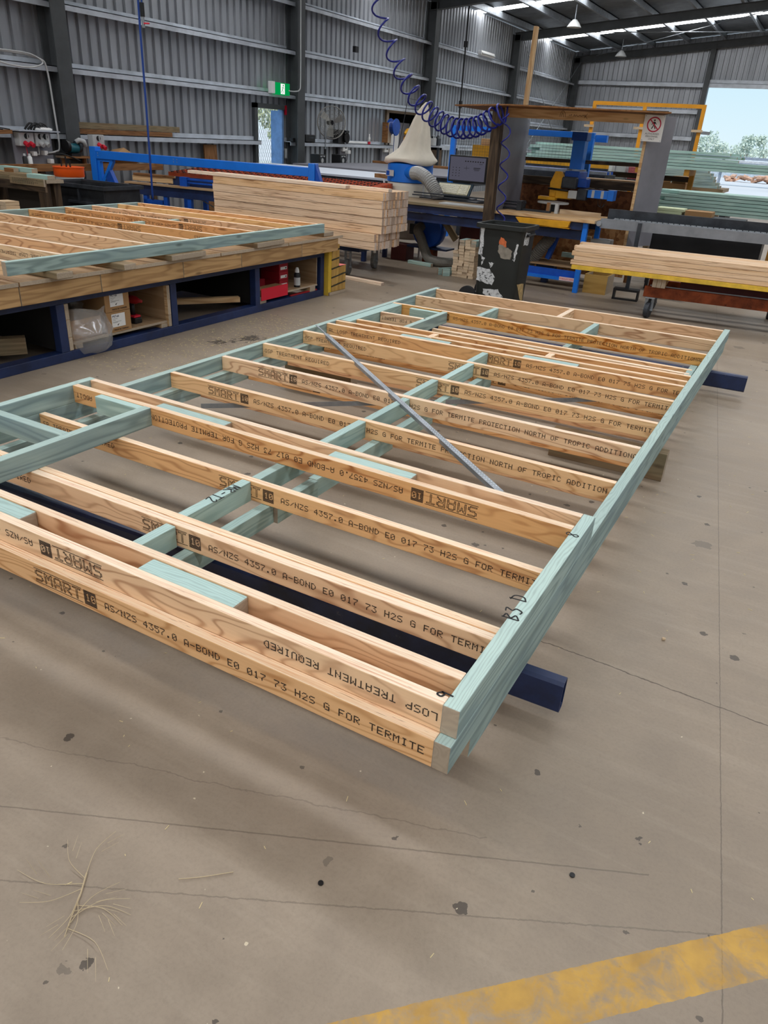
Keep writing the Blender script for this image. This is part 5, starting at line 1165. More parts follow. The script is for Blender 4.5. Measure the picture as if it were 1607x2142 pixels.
t = thing('pallet', 'timber pallet stack under flattened cartons right of the booth panel', 'pallet', (-1.95, 12.95, 0)); B().box(-2.3, -1.62, 12.98, 13.6, .9, 1.02).build('deck', PINEG, t)
for x in (-2.25, -1.7): B().box(x, x + .08, 13.0, 13.5, 0, .9).build('bearer', PINEG, t)
for i, (x, y, z, a, l, w_, h) in enumerate(((-1.98, 13.2, 1.092, .05, .42, .4, .14), (-1.86, 13.2, 1.22, -.2, .24, .3, .11), (-2.14, 13.25, 1.205, .2, .16, .28, .08))):
    o = B().obox((0, 0, h / 2), (l, w_, h), (0, 0, 0)).build('flattened_carton', CARD, None, .004, loc=(0, 0, 0), label='brown carton in the heap right of the booth panel, ' + ('bottom', 'upper right', 'upper left')[i], cat='carton', group='cartons right of the booth'); o.location = (x, y, z - h / 2); o.rotation_euler = (0, 0, a)
# shelf trolley with pale green packs under the lower bundle
t = thing('stock_bench', 'dark steel stock bench behind the conveyor with pale packs on it', 'bench', (-1.0, 9.95, 0)); B().box(-1.6, -.45, 9.75, 10.2, .865, .895).build('top', DGREY, t)
for x in (-1.5, -.55):
    for y in (9.8, 10.15): B().box(x - .025, x + .025, y - .025, y + .025, 0, .865).build('leg', BLACK, t)
GRN = flat('pale_green_foam', (196, 206, 168), .7)
B().box(-1.58, -1.24, 9.82, 10.1, .897, .93).build('foam_pack', GRN, None, .004, label='lower pale green pack lying on the dark bench behind the conveyor', cat='pack'); B().box(-1.58, -1.22, 9.82, 10.1, .932, .968).build('foam_pack', GRN, None, .004, label='upper pale green pack lying on the dark bench behind the conveyor', cat='pack')
b = B().box(-1.2, -.86, 9.82, 10.1, .897, .96); b.build('cardboard_carton', CARD, None, .004, label='flat brown carton beside the pale green packs on the dark bench', cat='carton')

# ================================================================ TRUSS PRESS WITH BLUE BEAM
PA = math.atan2(.45, 3.7)
P0 = Vector((-9.62, 7.42, 0)); cp, sp_ = math.cos(PA), math.sin(PA)
t = thing('truss_press', 'long bright blue press beam over an orange roller table behind the left bench', 'press', tuple(P0), PA)
L_ = lambda x0, x1, y0, y1, z0, z1: B().box(P0.x + x0, P0.x + x1, P0.y + y0, P0.y + y1, z0, z1)
L_(.04, 3.80, 0, .08, 1.055, 1.17).build('press_beam', BLUE, t, .006)
b = B()
for x in (.1, 1.5, 1.56): b.cyl((P0.x + x, P0.y - .003, 1.135), (P0.x + x, P0.y, 1.135), .007, n=8); b.cyl((P0.x + x, P0.y - .003, 1.10), (P0.x + x, P0.y, 1.10), .007, n=8)
b.build('bolt', STEEL, t)
L_(-.05, .06, -.01, .12, .60, 1.22).build('end_post', BLUE, t, .006); L_(3.74, 3.84, -.02, .1, .98, 1.225).build('end_cap', BLUE, t, .006)
B().prism([(P0.x + 3.84, P0.y, .98), (P0.x + 3.93, P0.y, .98), (P0.x + 3.84, P0.y, 1.22)], (0, .08, 0)).build('end_gusset', BLUED, t)
bq = lambda pts: [(P0.x + x, P0.y + .02, z) for x, z in pts]
b = B(); o_ = [(.06, 1.06), (.36, 1.06), (.12, .72), (.06, .72)]; b.prism(bq([(.06, 1.06), (.36, 1.06), (.34, 1.02), (.06, 1.02)]), (0, .06, 0)).prism(bq([(.06, 1.02), (.11, 1.02), (.11, .72), (.06, .72)]), (0, .06, 0)).prism(bq([(.30, 1.03), (.36, 1.03), (.15, .72), (.09, .72)]), (0, .06, 0)); b.build('bracket', BLUE, t)
B().prism(bq([(.18, .80), (.27, .92), (.72, .0), (.58, .0)]), (0, .08, 0)).build('brace_leg', BLUED, t, .004)
ty0, ty1 = -.10, .95
L_(.66, 4.3, -.12, .0, .76, .785).build('front_ledge', PLY, t); L_(.7, 4.25, -.08, -.02, .62, .755).build('side_beam', NAVY, t); L_(.7, 4.25, .95, 1.01, .62, .90).build('side_beam', NAVY, t); L_(1.3, 4.6, .1, .16, .76, .90).build('side_beam', NAVY, t)
L_(1.62, 3.5, -.04, .0, .83, .848).build('blue_rail', BLUED, t); L_(1.62, 3.5, -.04, .0, .875, .897).build('blue_rail', BLUED, t); L_(1.62, 1.75, -.05, .02, .785, .91).build('rail_end', BLUED, t)
OR_ = paint('roller_orange', (196, 84, 44), .5, 0, .15, 8)
for k in range(7):
    y = .12 + k * .13; L_(1.3, 4.6, y, y + .085, .90, .955 + .008 * k).build('roller_bed', OR_, t)
    b = B(); b.box(P0.x + 1.34, P0.x + 4.5, P0.y + y + .02, P0.y + y + .03, .95 + .008 * k, .958 + .008 * k)
    for i in range(30): b.box(P0.x + 1.35 + i * .107, P0.x + 1.362 + i * .107, P0.y + y - .004, P0.y + y + .05, .95 + .008 * k, .966 + .008 * k)
    b.build('roller_stops', BLACK, t)
for x in (.95, 1.32, 1.75, 2.6, 3.9):
    for y in (-.07, .93): L_(x, x + .07, y, y + .06, 0, .62).build('leg', BLUED, t, .004)
L_(.95, 1.3, -.07, -.01, .5, .56).build('leg_brace', BLUED, t)
b = B()
for k in range(3): b.tube(catmull([(P0.x + 1.95, P0.y + .0, .62), (P0.x + 2.3 + k * .1, P0.y + .05, .48 - k * .03), (P0.x + 2.8, P0.y + .1, .44), (P0.x + 3.3, P0.y + .1, .5)], 6), .007, 5)
b.build('air_line', HOSEG, t)
piece('timber_block', (-8.98, 7.62, .83), (-8.25, 7.72, .83), .1, .075, PINE, None, label='pine length resting on the left end of the press table', cat='timber'); piece('timber_block', (-8.95, 7.62, .885), (-8.2, 7.72, .885), .12, .03, PINEB, None, label='thin brown board on top of the pine length on the press table', cat='timber')
t = thing('yellow_bin', 'small yellow bin hanging at the left end of the press table', 'bin', (-8.9, 7.3, .50)); B().prism([(-9.0, 7.20, .50), (-8.82, 7.20, .50), (-8.80, 7.20, .755), (-9.03, 7.20, .755)], (0, .15, 0)).build('bin_body', YEL, t, .008); B().box(-9.0, -8.83, 7.35, 7.43, .66, .70).build('hook_plate', BLUED, t)
t = thing('black_drum', 'black round drum standing under the press table', 'drum', (-7.15, 7.9, 0)); B().lathe([(.0, 0), (.28, 0), (.28, .42), (.26, .44), (0, .44)], (-7.15, 7.9, 0), 26).build('drum_body', BLACK, t, 0, 'auto'); B().box(-7.24, -7.08, 7.8, 7.84, .44, .56).build('label_card', LGREY, t)
# white sheet tables behind the press
for i, (x0, x1, y0, y1, z, mt, lb) in enumerate(((-9.4, -5.75, 9.9, 11.6, 1.0, flat('white_sheet', (200, 206, 216), .5), 'long table topped with pale white sheeting behind the blue press'), (-9.3, -5.4, 12.2, 15.6, 1.0, PANELG, 'wide grey topped assembly table behind the white sheet table'))):
    t = thing('sheet_table', lb, 'work table', ((x0 + x1) / 2, (y0 + y1) / 2, 0)); B().box(x0, x1, y0, y1, z - .03, z).build('top_sheet', mt, t); B().box(x0 + .03, x1 - .03, y0 + .03, y1 - .03, z - .14, z - .03).build('apron', DGREY, t)
    for x in (x0 + .15, x1 - .15):
        for y in (y0 + .15, y1 - .15): B().box(x - .04, x + .04, y - .04, y + .04, 0, z - .14).build('leg', DGREY, t)
piece('brown_timber', (-6.1, 10.1, .99), (-5.72, 9.98, .99), .12, .06, PINEB, None, label='short brown timber on end of the white sheet table near the dust collector', cat='timber')
bpy.data.objects['brown_timber'].location.z = 1.031
piece('brown_timber', (-5.9, 16.0, 1.02), (-9.4, 16.2, 1.02), .1, .05, PINEB, None, label='long brown timber running along the back of the grey table', cat='timber'); bpy.data.objects['brown_timber.001'].location = (-7.6, 15.45, 1.026)
# blue panelled machine behind the monitor
t = thing('guarded_machine', 'blue framed guarded machine with a yellow tray behind the monitor', 'machine', (-5.2, 12.0, 0))
B().box(-5.70, -5.62, 11.96, 12.04, 0, 1.84).build('post', BLUE, t); B().box(-4.4, -4.32, 11.96, 12.04, 0, 1.84).build('post', BLUE, t); B().box(-5.62, -4.4, 11.96, 12.04, 1.76, 1.84).build('top_beam', BLUE, t)
B().box(-5.33, -4.75, 12.1, 12.5, 1.36, 1.555).build('yellow_tray', YEL, t, .006); B().box(-5.2, -4.85, 12.15, 12.4, 1.56, 1.66).build('tray_load', CARD, t, .01); B().box(-5.7, -4.32, 12.05, 12.7, 1.2, 1.24).build('bed', BLUED, t)
b = B()
for i in range(26): b.cyl((-5.62 + i * .048, 12.0, 1.24), (-5.62 + i * .048, 12.0, 1.76), .0016, n=4)
for i in range(11): b.cyl((-5.62, 12.0, 1.26 + i * .048), (-4.4, 12.0, 1.26 + i * .048), .0016, n=4)
b.build('guard_mesh', DGREY, t)
t = thing('rail_table', 'dark table of blue and steel rails behind the booth back board', 'work table', (-3.4, 11.2, 0)); 
for k in range(4): B().box(-4.1, -2.6, 10.9 + k * .12, 10.96 + k * .12, 1.27, 1.31).build('rail', BLUED if k % 2 else STEEL, t)
B().box(-4.1, -2.6, 10.85, 11.5, 1.18, 1.265).build('bed', DGREY, t); B().box(-4.1, -2.75, 11.52, 11.6, 1.34, 1.42).build('yellow_edge', YEL, t); B().box(-4.1, -2.75, 11.52, 11.6, 1.26, 1.34).build('back_rail', DGREY, t)
for x in (-4.0, -2.7):
    for y in (10.92, 11.45): B().box(x - .03, x + .03, y - .03, y + .03, 0, 1.18).build('leg', DGREY, t)
# ================================================================ LEFT CORNER
t = thing('timber_bench', 'rough dark timber bench piled with short boards at the far left', 'work bench', (-8.6, 5.43, 0))
B().box(-9.3, -8.05, 5.3, 5.56, .86, .90).build('top', PINEG, t, .004); B().box(-9.3, -8.05, 5.27, 5.30, .76, .86).build('front_rail', DARKT, t)
piece('leg', (-8.16, 5.34, 0), (-8.16, 5.34, .86), .11, .1, DARKT, t, (0, 1, 0)); piece('leg', (-9.2, 5.34, 0), (-9.2, 5.34, .86), .11, .1, DARKT, t, (0, 1, 0)); piece('leg', (-8.16, 5.5, 0), (-8.16, 5.5, .86), .1, .1, DARKT, t, (0, 1, 0)); piece('leg', (-9.2, 5.5, 0), (-9.2, 5.5, .86), .1, .1, DARKT, t, (0, 1, 0))
B().box(-9.1, -8.25, 5.5, 5.52, .1, .84).build('back_sheet', flat('dark_brown_board', (44, 38, 32), .9), t)  # dark brown sheet across the back of the bench
o = piece('pencilled_board', (-8.66, 5.25, .868), (-8.02, 5.25, .868), .025, .085, PINEG, None, label='greenish board covered in pencil notes fixed along the dark bench edge', cat='board')
b = B(); rw = random.Random(2)
for r in range(4):
    x = -.27
    while x < .22 - .1 * (r % 2):
        L = rw.uniform(.01, .03); b.box(x, x + L, -.0138, -.0130, .024 - r * .015, .027 - r * .015); b.box(x + L * .5, x + L * .5 + .003, -.0138, -.0130, .018 - r * .015, .028 - r * .015); x += L + .012
me = b; v_ = [MW[o.name] @ p for p in b.v]; b.v = v_; b.build('pencil_notes', MARK, o)
for i, (x0, x1, y, z, w_, h, mt, lb) in enumerate(((-8.95, -8.45, 5.36, .922, .10, .04, PINEG, 'front left board on the dark bench'), (-8.42, -8.06, 5.37, .927, .12, .05, TEALD, 'greyish treated board at the right on the dark bench'), (-9.2, -8.45, 5.48, .922, .11, .04, PINE, 'wide pale board at the back on the dark bench'), (-9.1, -8.5, 5.48, .972, .09, .055, TEALD, 'treated length lying on top of the pale board on the dark bench'), (-8.86, -8.70, 5.36, .966, .08, .045, PINEB, 'small brown block lying on the front board of the dark bench'))):
    piece('loose_board', (x0, y, z), (x1, y + .02, z), w_, h, mt, None, label=lb, cat='board')
for r in range(5):
    for c in range(3 if r < 3 else 2):
        piece('offcut_block', (-7.93 + c * .105, 4.50, .0235 + r * .046 + .48), (-7.93 + c * .105, 4.68, .0235 + r * .046 + .48), .1, .044, CUT, None, label='pale sawn offcut block stacked on a stool in front of the dark bench', cat='timber offcut', group='offcuts by the dark bench')
t = thing('timber_stool', 'low timber stool holding pale offcuts in front of the dark bench', 'stool', (-7.83, 4.6, 0)); B().box(-8.02, -7.62, 4.46, 4.74, .44, .479).build('seat', PINEG, t)
for x in (-7.98, -7.66):
    for y in (4.5, 4.7): B().box(x - .025, x + .025, y - .025, y + .025, 0, .44).build('leg', PINEG, t)
t = thing('steel_skip', 'worn black sheet steel skip beside the dark timber bench', 'skip', (-8.3, 6.2, 0))
b = B()
for x0, x1, y0, y1 in ((-8.86, -7.74, 5.9, 5.92), (-8.86, -7.74, 6.5, 6.52), (-8.86, -8.84, 5.92, 6.5), (-7.76, -7.74, 5.92, 6.5)): b.box(x0, x1, y0, y1, .12, .82)
b.box(-8.86, -7.74, 5.9, 6.52, .10, .12); b.build('skip_body', paint('skip_black', (48, 50, 54), .5, .2, .25, 5, .4, (98, 100, 104), .68), t, .004)
for x0, x1, y0, y1 in ((-8.9, -7.70, 5.86, 5.90), (-8.9, -7.7, 6.52, 6.56), (-8.9, -8.86, 5.9, 6.52), (-7.74, -7.70, 5.9, 6.52)): B().box(x0, x1, y0, y1, .79, .835).build('rim', DGREY, t)
B().box(-8.4, -7.95, 5.87, 5.90, .60, .63).box(-8.2, -8.17, 5.87, 5.90, .63, .78).build('bracket', DGREY, t)
for x in (-8.8, -7.8):
    for y in (5.95, 6.45): B().box(x - .03, x + .03, y - .03, y + .03, 0, .10).build('foot', BLACK, t)
t = thing('bucket', 'white tub with a bright orange lid and black hooks behind the skip', 'bucket', (-9.08, 6.50, .58))
B().lathe([(.17, 0), (.19, .26), (.197, .265), (.197, .275), (0, .275)], (-9.08, 6.50, .58), 30).build('tub', WHITE, t, 0, 'auto'); B().lathe([(.197, 0), (.205, .01), (.205, .115), (.213, .12), (.213, .13), (0, .125)], (-9.08, 6.50, .85), 30).build('lid_tray', ORNG, t, 0, 'auto')
for dx, h in ((-.10, .1), (0, .14), (.08, .09)): B().box(-9.08 + dx - .008, -9.08 + dx + .008, 6.46, 6.475, .97, .97 + h).build('hook', BLACK, t)
t = thing('bucket_stand', 'plain timber stand hidden behind the skip carrying the orange bucket', 'stand', (-9.08, 6.5, 0)); B().box(-9.28, -8.88, 6.3, 6.7, .54, .578).build('top', PINEG, t)
for x in (-9.25, -8.91):
    for y in (6.34, 6.66): B().box(x - .03, x + .03, y - .03, y + .03, 0, .54).build('leg', PINEG, t)
t = thing('wall_shelf_bench', 'narrow brown timber bench along the long wall behind the press', 'work bench', (-9.95, 6.8, 0)); piece('top', (-9.98, 4.6, .885), (-9.98, 9.0, .885), .5, .03, PINEB, t); piece('upstand', (-9.745, 4.6, .935), (-9.745, 9.0, .935), .03, .07, PINEB, t)
for y in (4.8, 6.6, 8.8): piece('leg', (-9.8, y, 0), (-9.8, y, .87), .08, .08, DARKT, t, (1, 0, 0))
for k, (y, mt) in enumerate(((6.37, BLACK), (6.45, WHITE))):
    c = thing('spray_can', ('black' if k == 0 else 'white') + ' spray can standing on the narrow bench below the power boxes', 'spray can', (-9.82, y, .9)); B().lathe([(0, 0), (.033, 0), (.033, .15), (.02, .17), (0, .17)], (-9.82, y, .9), 14).build('can_body', mt, c, 0, 'auto'); B().lathe([(0, .168), (.018, .168), (.016, .2), (0, .2)], (-9.82, y, .9), 12).build('cap', LGREY, c)
t = thing('power_board', 'grey backing plate with two grey power boxes on the far left column', 'switchboard', (-10.0, 6.75, .93))
B().box(-10.12, -10.10, 6.42, 7.08, .93, 1.40).build('backing_plate', PANELG, t); B().box(-10.14, -9.9, 6.40, 7.10, 1.385, 1.40).build('top_shelf', ZINC, t)
def pbox(par, y0, y1, z0, z1, dials, plugs, red):
    bx = B().box(-10.10, -9.98, y0, y1, z0, z1).build('outlet_box', LGREY, par, .008)
    for y, z in dials: B().lathe([(0, 0), (.038, 0), (.034, .012), (0, .014)], (-9.98, y, z), 18, 'x').build('dial', BLACK, bx, 0, 'auto'); B().box(-9.966, -9.95, y - .006, y + .006, z - .03, z + .03).build('dial_grip', LGREY, bx)
    for y, z in plugs: B().cyl((-9.98, y, z), (-9.92, y + .01, z - .03), .032, n=14).build('socket', RED if red else LGREY, bx, 0, 'auto')
pbox(t, 6.45, 6.69, 1.19, 1.37, [(6.57, 1.32)], [(6.53, 1.235), (6.62, 1.23)], True); pbox(t, 6.72, 6.96, 1.19, 1.37, [(6.80, 1.32), (6.89, 1.32)], [(6.79, 1.235), (6.88, 1.235)], False)
for y, z in ((6.69, 1.09), (6.88, 1.10), (6.97, .99)): B().box(-10.08, -9.99, y - .03, y + .03, z - .03, z + .03).build('plug', WHITE, t, .006)
B().tube([(-10.0, 6.55, 1.2), (-9.99, 6.56, 1.05), (-9.98, 6.57, .93)], .005, 6).build('red_lead', RED, t); B().tube(catmull([(-10.0, 6.88, 1.08), (-9.95, 7.1, 1.10), (-9.95, 7.3, 1.05), (-9.95, 7.45, 1.0)], 6), .009, 6).build('black_lead', BLACK, t); B().tube([(-10.05, 6.8, 1.2), (-10.05, 6.8, 1.08), (-10.05, 6.66, 1.08)], .014, 8).build('conduit_elbow', LGREY, t)
t = thing('tool_bag', 'black and white strappy bag lying on top of the grey power boxes', 'bag', (-10.0, 6.8, 1.40)); B().ball((-10.01, 6.88, 1.415), .1, 14, 8, (.9, 1.7, .35)).build('bag_body', WHITE, t, 0, True)
b = B()
for k in range(5): b.tube(catmull([(-9.98, 6.56 + k * .05, 1.41), (-9.94 - k * .02, 6.62 + k * .06, 1.49 - .02 * (k % 2)), (-10.0, 6.74 + k * .05, 1.47), (-9.95, 6.80 + k * .03, 1.42)], 6), .014, 6)
b.build('straps', BLACK, t, 0, True)
piece('brown_shelf', (-10.1, 5.4, 1.33), (-10.1, 6.37, 1.37), .2, .05, PINEB, None, label='brown timber shelf on the wall at the far left edge', cat='shelf'); b = B(); rc = random.Random(12)
for k in range(9): b.tube(catmull([(-10.05 + rc.uniform(-.05, .05), 5.75 + rc.uniform(0, .5), 1.395), (-10.05 + rc.uniform(-.05, .05), 5.8 + rc.uniform(0, .5), 1.42 + rc.uniform(0, .05)), (-10.05 + rc.uniform(-.05, .05), 5.75 + rc.uniform(0, .6), 1.40)], 5), .008, 5)
b.build('cable_tangle', BLACK, None, label='tangle of black cable on the brown wall shelf at far left', cat='cable', kind='stuff')
t = thing('power_outlet_box', 'single grey power box with red sockets right of the bench grinder', 'outlet box', (-10.05, 7.9, .95)); B().box(-10.13, -10.11, 7.74, 8.03, .95, 1.30).build('backing_plate', PANELG, t); pbox(t, 7.77, 8.0, 1.19, 1.37, [(7.88, 1.32)], [(7.87, 1.235), (7.95, 1.21)], True); B().box(-10.1, -10.02, 7.9, 7.98, .98, 1.12).build('lower_plug', WHITE, t, .006)
t = thing('bench_grinder', 'teal and black bench grinder on a small shelf by the column', 'grinder', (-10.1, 7.42, 1.06)); B().cyl((-10.05, 7.34, 1.17), (-10.05, 7.50, 1.17), .07, n=18).build('motor', flat('tool_teal', (22, 92, 104), .45), t, 0, 'auto'); B().cyl((-10.05, 7.50, 1.20), (-10.05, 7.55, 1.20), .09, n=18).build('wheel_guard', DGREY, t, 0, 'auto'); B().cyl((-10.05, 7.28, 1.2), (-10.05, 7.33, 1.2), .09, n=18).build('wheel_guard', BLACK, t, 0, 'auto'); B().box(-10.12, -9.98, 7.33, 7.5, 1.06, 1.10).build('base', BLACK, t); B().tube([(-10.0, 7.45, 1.26), (-9.98, 7.5, 1.29), (-9.97, 7.58, 1.27), (-9.97, 7.6, 1.2)], .035, 10).build('suction_spout', LGREY, t, 0, True)
piece('grinder_shelf', (-10.08, 7.2, 1.045), (-10.08, 7.72, 1.045), .25, .028, PINEB, None, label='small brown timber shelf carrying the bench grinder', cat='shelf'); o = bpy.data.objects['grinder_shelf']
for y in (7.25, 7.66): piece('bracket', (-10.1, y, .9), (-10.1, y, 1.03), .05, .05, PINEB, o, (1, 0, 0))
b = B().add([(-10.25, 8.05, .905), (-10.1, 8.7, .905), (-9.95, 8.72, 1.03), (-10.1, 8.5, 1.19), (-10.22, 8.35, 1.15), (-9.92, 8.15, 1.10)], [(0, 1, 2, 5), (5, 2, 3, 4), (0, 5, 4), (1, 3, 2), (0, 4, 3, 1)]); b.build('cardboard_carton', CARD, None, label='crumpled open brown carton on the narrow bench beside the outlet box', cat='carton')
piece('stored_board', (-10.38, 7.6, 1.49), (-10.38, 10.1, 1.49), .09, .09, PINEG, None, label='upper weathered board stored along the wall girt at left', cat='board'); piece('stored_board', (-10.38, 7.6, 1.404), (-10.38, 9.9, 1.404), .1, .07, PINEB, None, label='lower brown board stored along the wall girt at left', cat='board')
piece('leaning_board', (-10.33, 10.97, 0), (-10.40, 10.97, 1.26), .36, .03, PINEB, None, (1, 0, 0), label='reddish brown board leaning on the long wall under the girt', cat='board')
t = thing('conduit', 'pale conduit running down the left column with a loop at the top', 'conduit', (-10.08, 7.15, 1.15))
B().tube(catmull([(-10.1, 6.0, 2.36), (-10.1, 6.6, 2.37), (-10.08, 7.05, 2.33), (-10.08, 7.16, 2.2), (-10.08, 7.19, 1.7), (-10.08, 7.2, 1.2), (-10.08, 7.12, 1.12), (-10.08, 6.98, 1.10)], 8), .013, 8).build('pipe', LGREY, t, 0, True); B().tube(catmull([(-10.1, 6.0, 2.34), (-10.0, 6.4, 2.22), (-9.98, 6.8, 2.2), (-10.05, 7.08, 2.28), (-10.06, 6.9, 2.37), (-10.05, 6.5, 2.38), (-10.1, 6.0, 2.36)], 8), .011, 8).build('loop', LGREY, t, 0, True)
t = thing('conduit', 'pale conduit dropping from the roof to the green exit sign', 'conduit', (-10.1, 13.6, 2.3)); B().tube(catmull([(-10.12, 13.62, 5.0), (-10.12, 13.62, 3.5), (-10.12, 13.62, 2.55), (-10.12, 13.58, 2.37), (-10.15, 13.45, 2.33), (-10.2, 13.3, 2.33)], 8), .013, 8).build('pipe', LGREY, t, 0, True)
# blue drop hose with valve
t = thing('air_hose_drop', 'blue air hose hanging straight down from the roof at left', 'air hose', (-7.9, 6.95, .62)); B().tube(catmull([(-7.84, 6.95, 5.36), (-7.88, 6.95, 4.2), (-7.92, 6.95, 2.9), (-7.93, 6.95, 1.8), (-7.95, 6.95, .62)], 10), .014, 8).build('hose', HOSEL, t, 0, True); B().tube([(-7.78, 6.95, 5.36), (-7.82, 6.95, 4.0), (-7.86, 6.95, 2.95)], .010, 8).build('hose', HOSEL, t)
B().cyl((-7.86, 6.95, 2.95), (-7.86, 6.95, 2.80), .028, n=10).build('fitting', BLACK, t); B().cyl((-7.86, 6.95, 2.80), (-7.86, 6.95, 2.68), .02, n=10).build('valve', STEEL, t); B().box(-7.85, -7.76, 6.94, 6.96, 2.72, 2.735).build('valve_lever', RED, t)
# ================================================================ ALONG THE WALL
t = thing('exit_sign', 'green running man exit sign above the open side door', 'exit sign', (-10.25, 13.05, 2.24))
B().box(-10.30, -10.20, 12.72, 12.83, 2.25, 2.47).build('battery_case', WHITE, t, .006); m = N('exit_green'); e_ = m.n('ShaderNodeEmission'); e_.inputs[0].default_value = srgb(0, 168, 84); e_.inputs[1].default_value = .75; m.l(e_.outputs[0], m.out.inputs[0]); B().box(-10.27, -10.21, 12.83, 13.35, 2.24, 2.46).build('green_panel', m.m, t)
wm = N('exit_white'); e_ = wm.n('ShaderNodeEmission'); e_.inputs[0].default_value = (1, 1, 1, 1); e_.inputs[1].default_value = .95; wm.l(e_.outputs[0], wm.out.inputs[0])
b = B(); X_ = -10.208; b.box(X_, X_ + .002, 13.03, 13.17, 2.255, 2.445); b.build('door_symbol', wm.m, t)
b = B(); X_ = -10.205; 
for p, q, w_ in (((13.10, 2.39), (13.08, 2.33), .028), ((13.08, 2.33), (13.11, 2.30), .016), ((13.11, 2.30), (13.09, 2.265), .014), ((13.08, 2.33), (13.05, 2.30), .016), ((13.05, 2.30), (13.035, 2.28), .013), ((13.1, 2.385), (13.14, 2.36), .012), ((13.095, 2.385), (13.06, 2.375), .012)): b.bar((X_, p[0], p[1]), (X_, q[0], q[1]), .002, w_, (1, 0, 0))
b.lathe([(0, 0), (.017, 0), (.017, .002), (0, .002)], (X_, 13.115, 2.415), 12, 'x'); b.build('running_man', m.m, t)
B().box(-10.48, -10.45, 13.52, 13.62, 1.88, 2.06).build('wall_notice', RED, None, label='small red notice on the wall right of the side door', cat='notice'); B().box(-10.48, -10.45, 13.52, 13.64, 1.02, 1.22).build('wall_notice', LGREY, None, label='small grey safety notice low beside the side door', cat='notice'); B().box(-10.32, -10.24, 13.5, 13.6, 1.37, 1.44).build('black_box', BLACK, None, label='small black box on the girt right of the side door', cat='box')
t = thing('pedestal_fan', 'large grey wire cage pedestal fan in front of the long wall', 'fan', (-9.9, 14.25, 0))
fc = Vector((-9.86, 14.46, 1.79)); fa = math.radians(-38); fR = Matrix.Rotation(fa, 3, 'Z')
fp = lambda r, a, d: fc + fR @ Vector((d, r * math.cos(a), r * math.sin(a)))
b = B()
for r in (.33, .25, .17, .09):
    for s_ in (-1, 1): b.tube([fp(r, 2 * PI * k / 30, s_ * .09 * math.sqrt(max(0, 1 - (r / .34) ** 2))) for k in range(30)], .0035 if r < .33 else .008, 5, True)
for k in range(44):
    a = 2 * PI * k / 44
    for s_ in (-1, 1): b.tube([fp(r, a, s_ * .09 * math.sqrt(max(0, 1 - (r / .34) ** 2))) for r in (.05, .15, .24, .30, .335)], .0022, 3)
CAGE = flat('fan_cage', (150, 148, 142), .45, .4); b.build('cage', CAGE, t)
for k in range(3):
    a = 2 * PI * k / 3 + .5; B().prism([fp(.05, a - .3, -.02), fp(.14, a - .5, -.03), fp(.29, a - .35, -.03), fp(.30, a + .2, .02), fp(.12, a + .3, .02)], tuple(fR @ Vector((.004, 0, 0)))).build('blade', CAGE, t)
B().cyl(fp(0, 0, -.02), fp(0, 0, -.22), .06, .05, 16).build('motor', BLACK, t, 0, 'auto'); B().cyl((-9.93, 14.33, .04), (-9.93, 14.33, 1.72), .016, n=10).build('stand_tube', STEEL, t); B().cyl((-9.93, 14.33, .2), (-9.93, 14.33, 1.25), .026, n=10).build('stand_sleeve', BLACK, t); B().lathe([(0, 0), (.26, 0), (.25, .04), (0, .05)], (-9.93, 14.33, 0), 24).build('base', BLACK, t, 0, 'auto')
for k, y in enumerate((13.76, 14.62)):
    t = thing('floor_speaker', ('left' if k == 0 else 'right') + ' one of two tall black speakers standing either side of the fan stand', 'speaker', (-9.72, y, 0)); B().box(-9.86, -9.62, y - .13, y + .13, 0, 1.15).build('cabinet', BLACK, t, .008)
    B().lathe([(.045, 0), (.085, .012), (.095, 0)], (-9.62, y, 1.03), 20, 'x').build('cone', DGREY, t); B().lathe([(0, .0), (.03, .006), (.05, 0)], (-9.62, y, 1.03), 16, 'x').build('dust_cap', LGREY, t); B().box(-9.62, -9.612, y - .08, y + .08, 1.10, 1.125).build('slot', LGREY, t)
t = thing('radio', 'small black radio on the wall girt right of the column', 'radio', (-10.36, 14.27, 1.366)); B().box(-10.42, -10.30, 14.08, 14.47, 1.367, 1.52).build('radio_body', BLACK, t, .012); B().box(-10.30, -10.296, 14.2, 14.4, 1.44, 1.48).build('display', DGREY, t)
t = thing('shelf_speaker', 'black speaker box with a round horn on the wall girt', 'speaker', (-10.36, 15.6, 1.366)); B().box(-10.44, -10.28, 15.42, 15.72, 1.367, 1.66).build('cabinet', BLACK, t, .006); B().lathe([(.02, 0), (.11, .02), (.12, .05), (.10, .06), (.03, .03), (0, .03)], (-10.28, 15.74, 1.49), 22, 'x').build('horn', BLACKG, t, 0, True); B().box(-10.28, -10.2, 15.64, 15.78, 1.60, 1.65).build('clip', BLACK, t)
b = B().cyl((-10.38, 15.95, 1.395), (-10.38, 16.9, 1.395), .026, n=10); b.build('white_tube', WHITE, None, label='long white tube lying on the wall girt beside the shelf speaker', cat='tube')
t = thing('glue_bottle', 'white bottle with a red base on the wall girt', 'bottle', (-10.34, 16.98, 1.366)); B().lathe([(0, .05), (.034, .05), (.034, .14), (.012, .19), (.01, .235), (0, .235)], (-10.34, 16.98, 1.367), 14).build('bottle_body', WHITE, t, 0, True); B().lathe([(0, 0), (.036, 0), (.036, .06), (0, .06)], (-10.34, 16.98, 1.367), 14).build('red_band', RED, t)
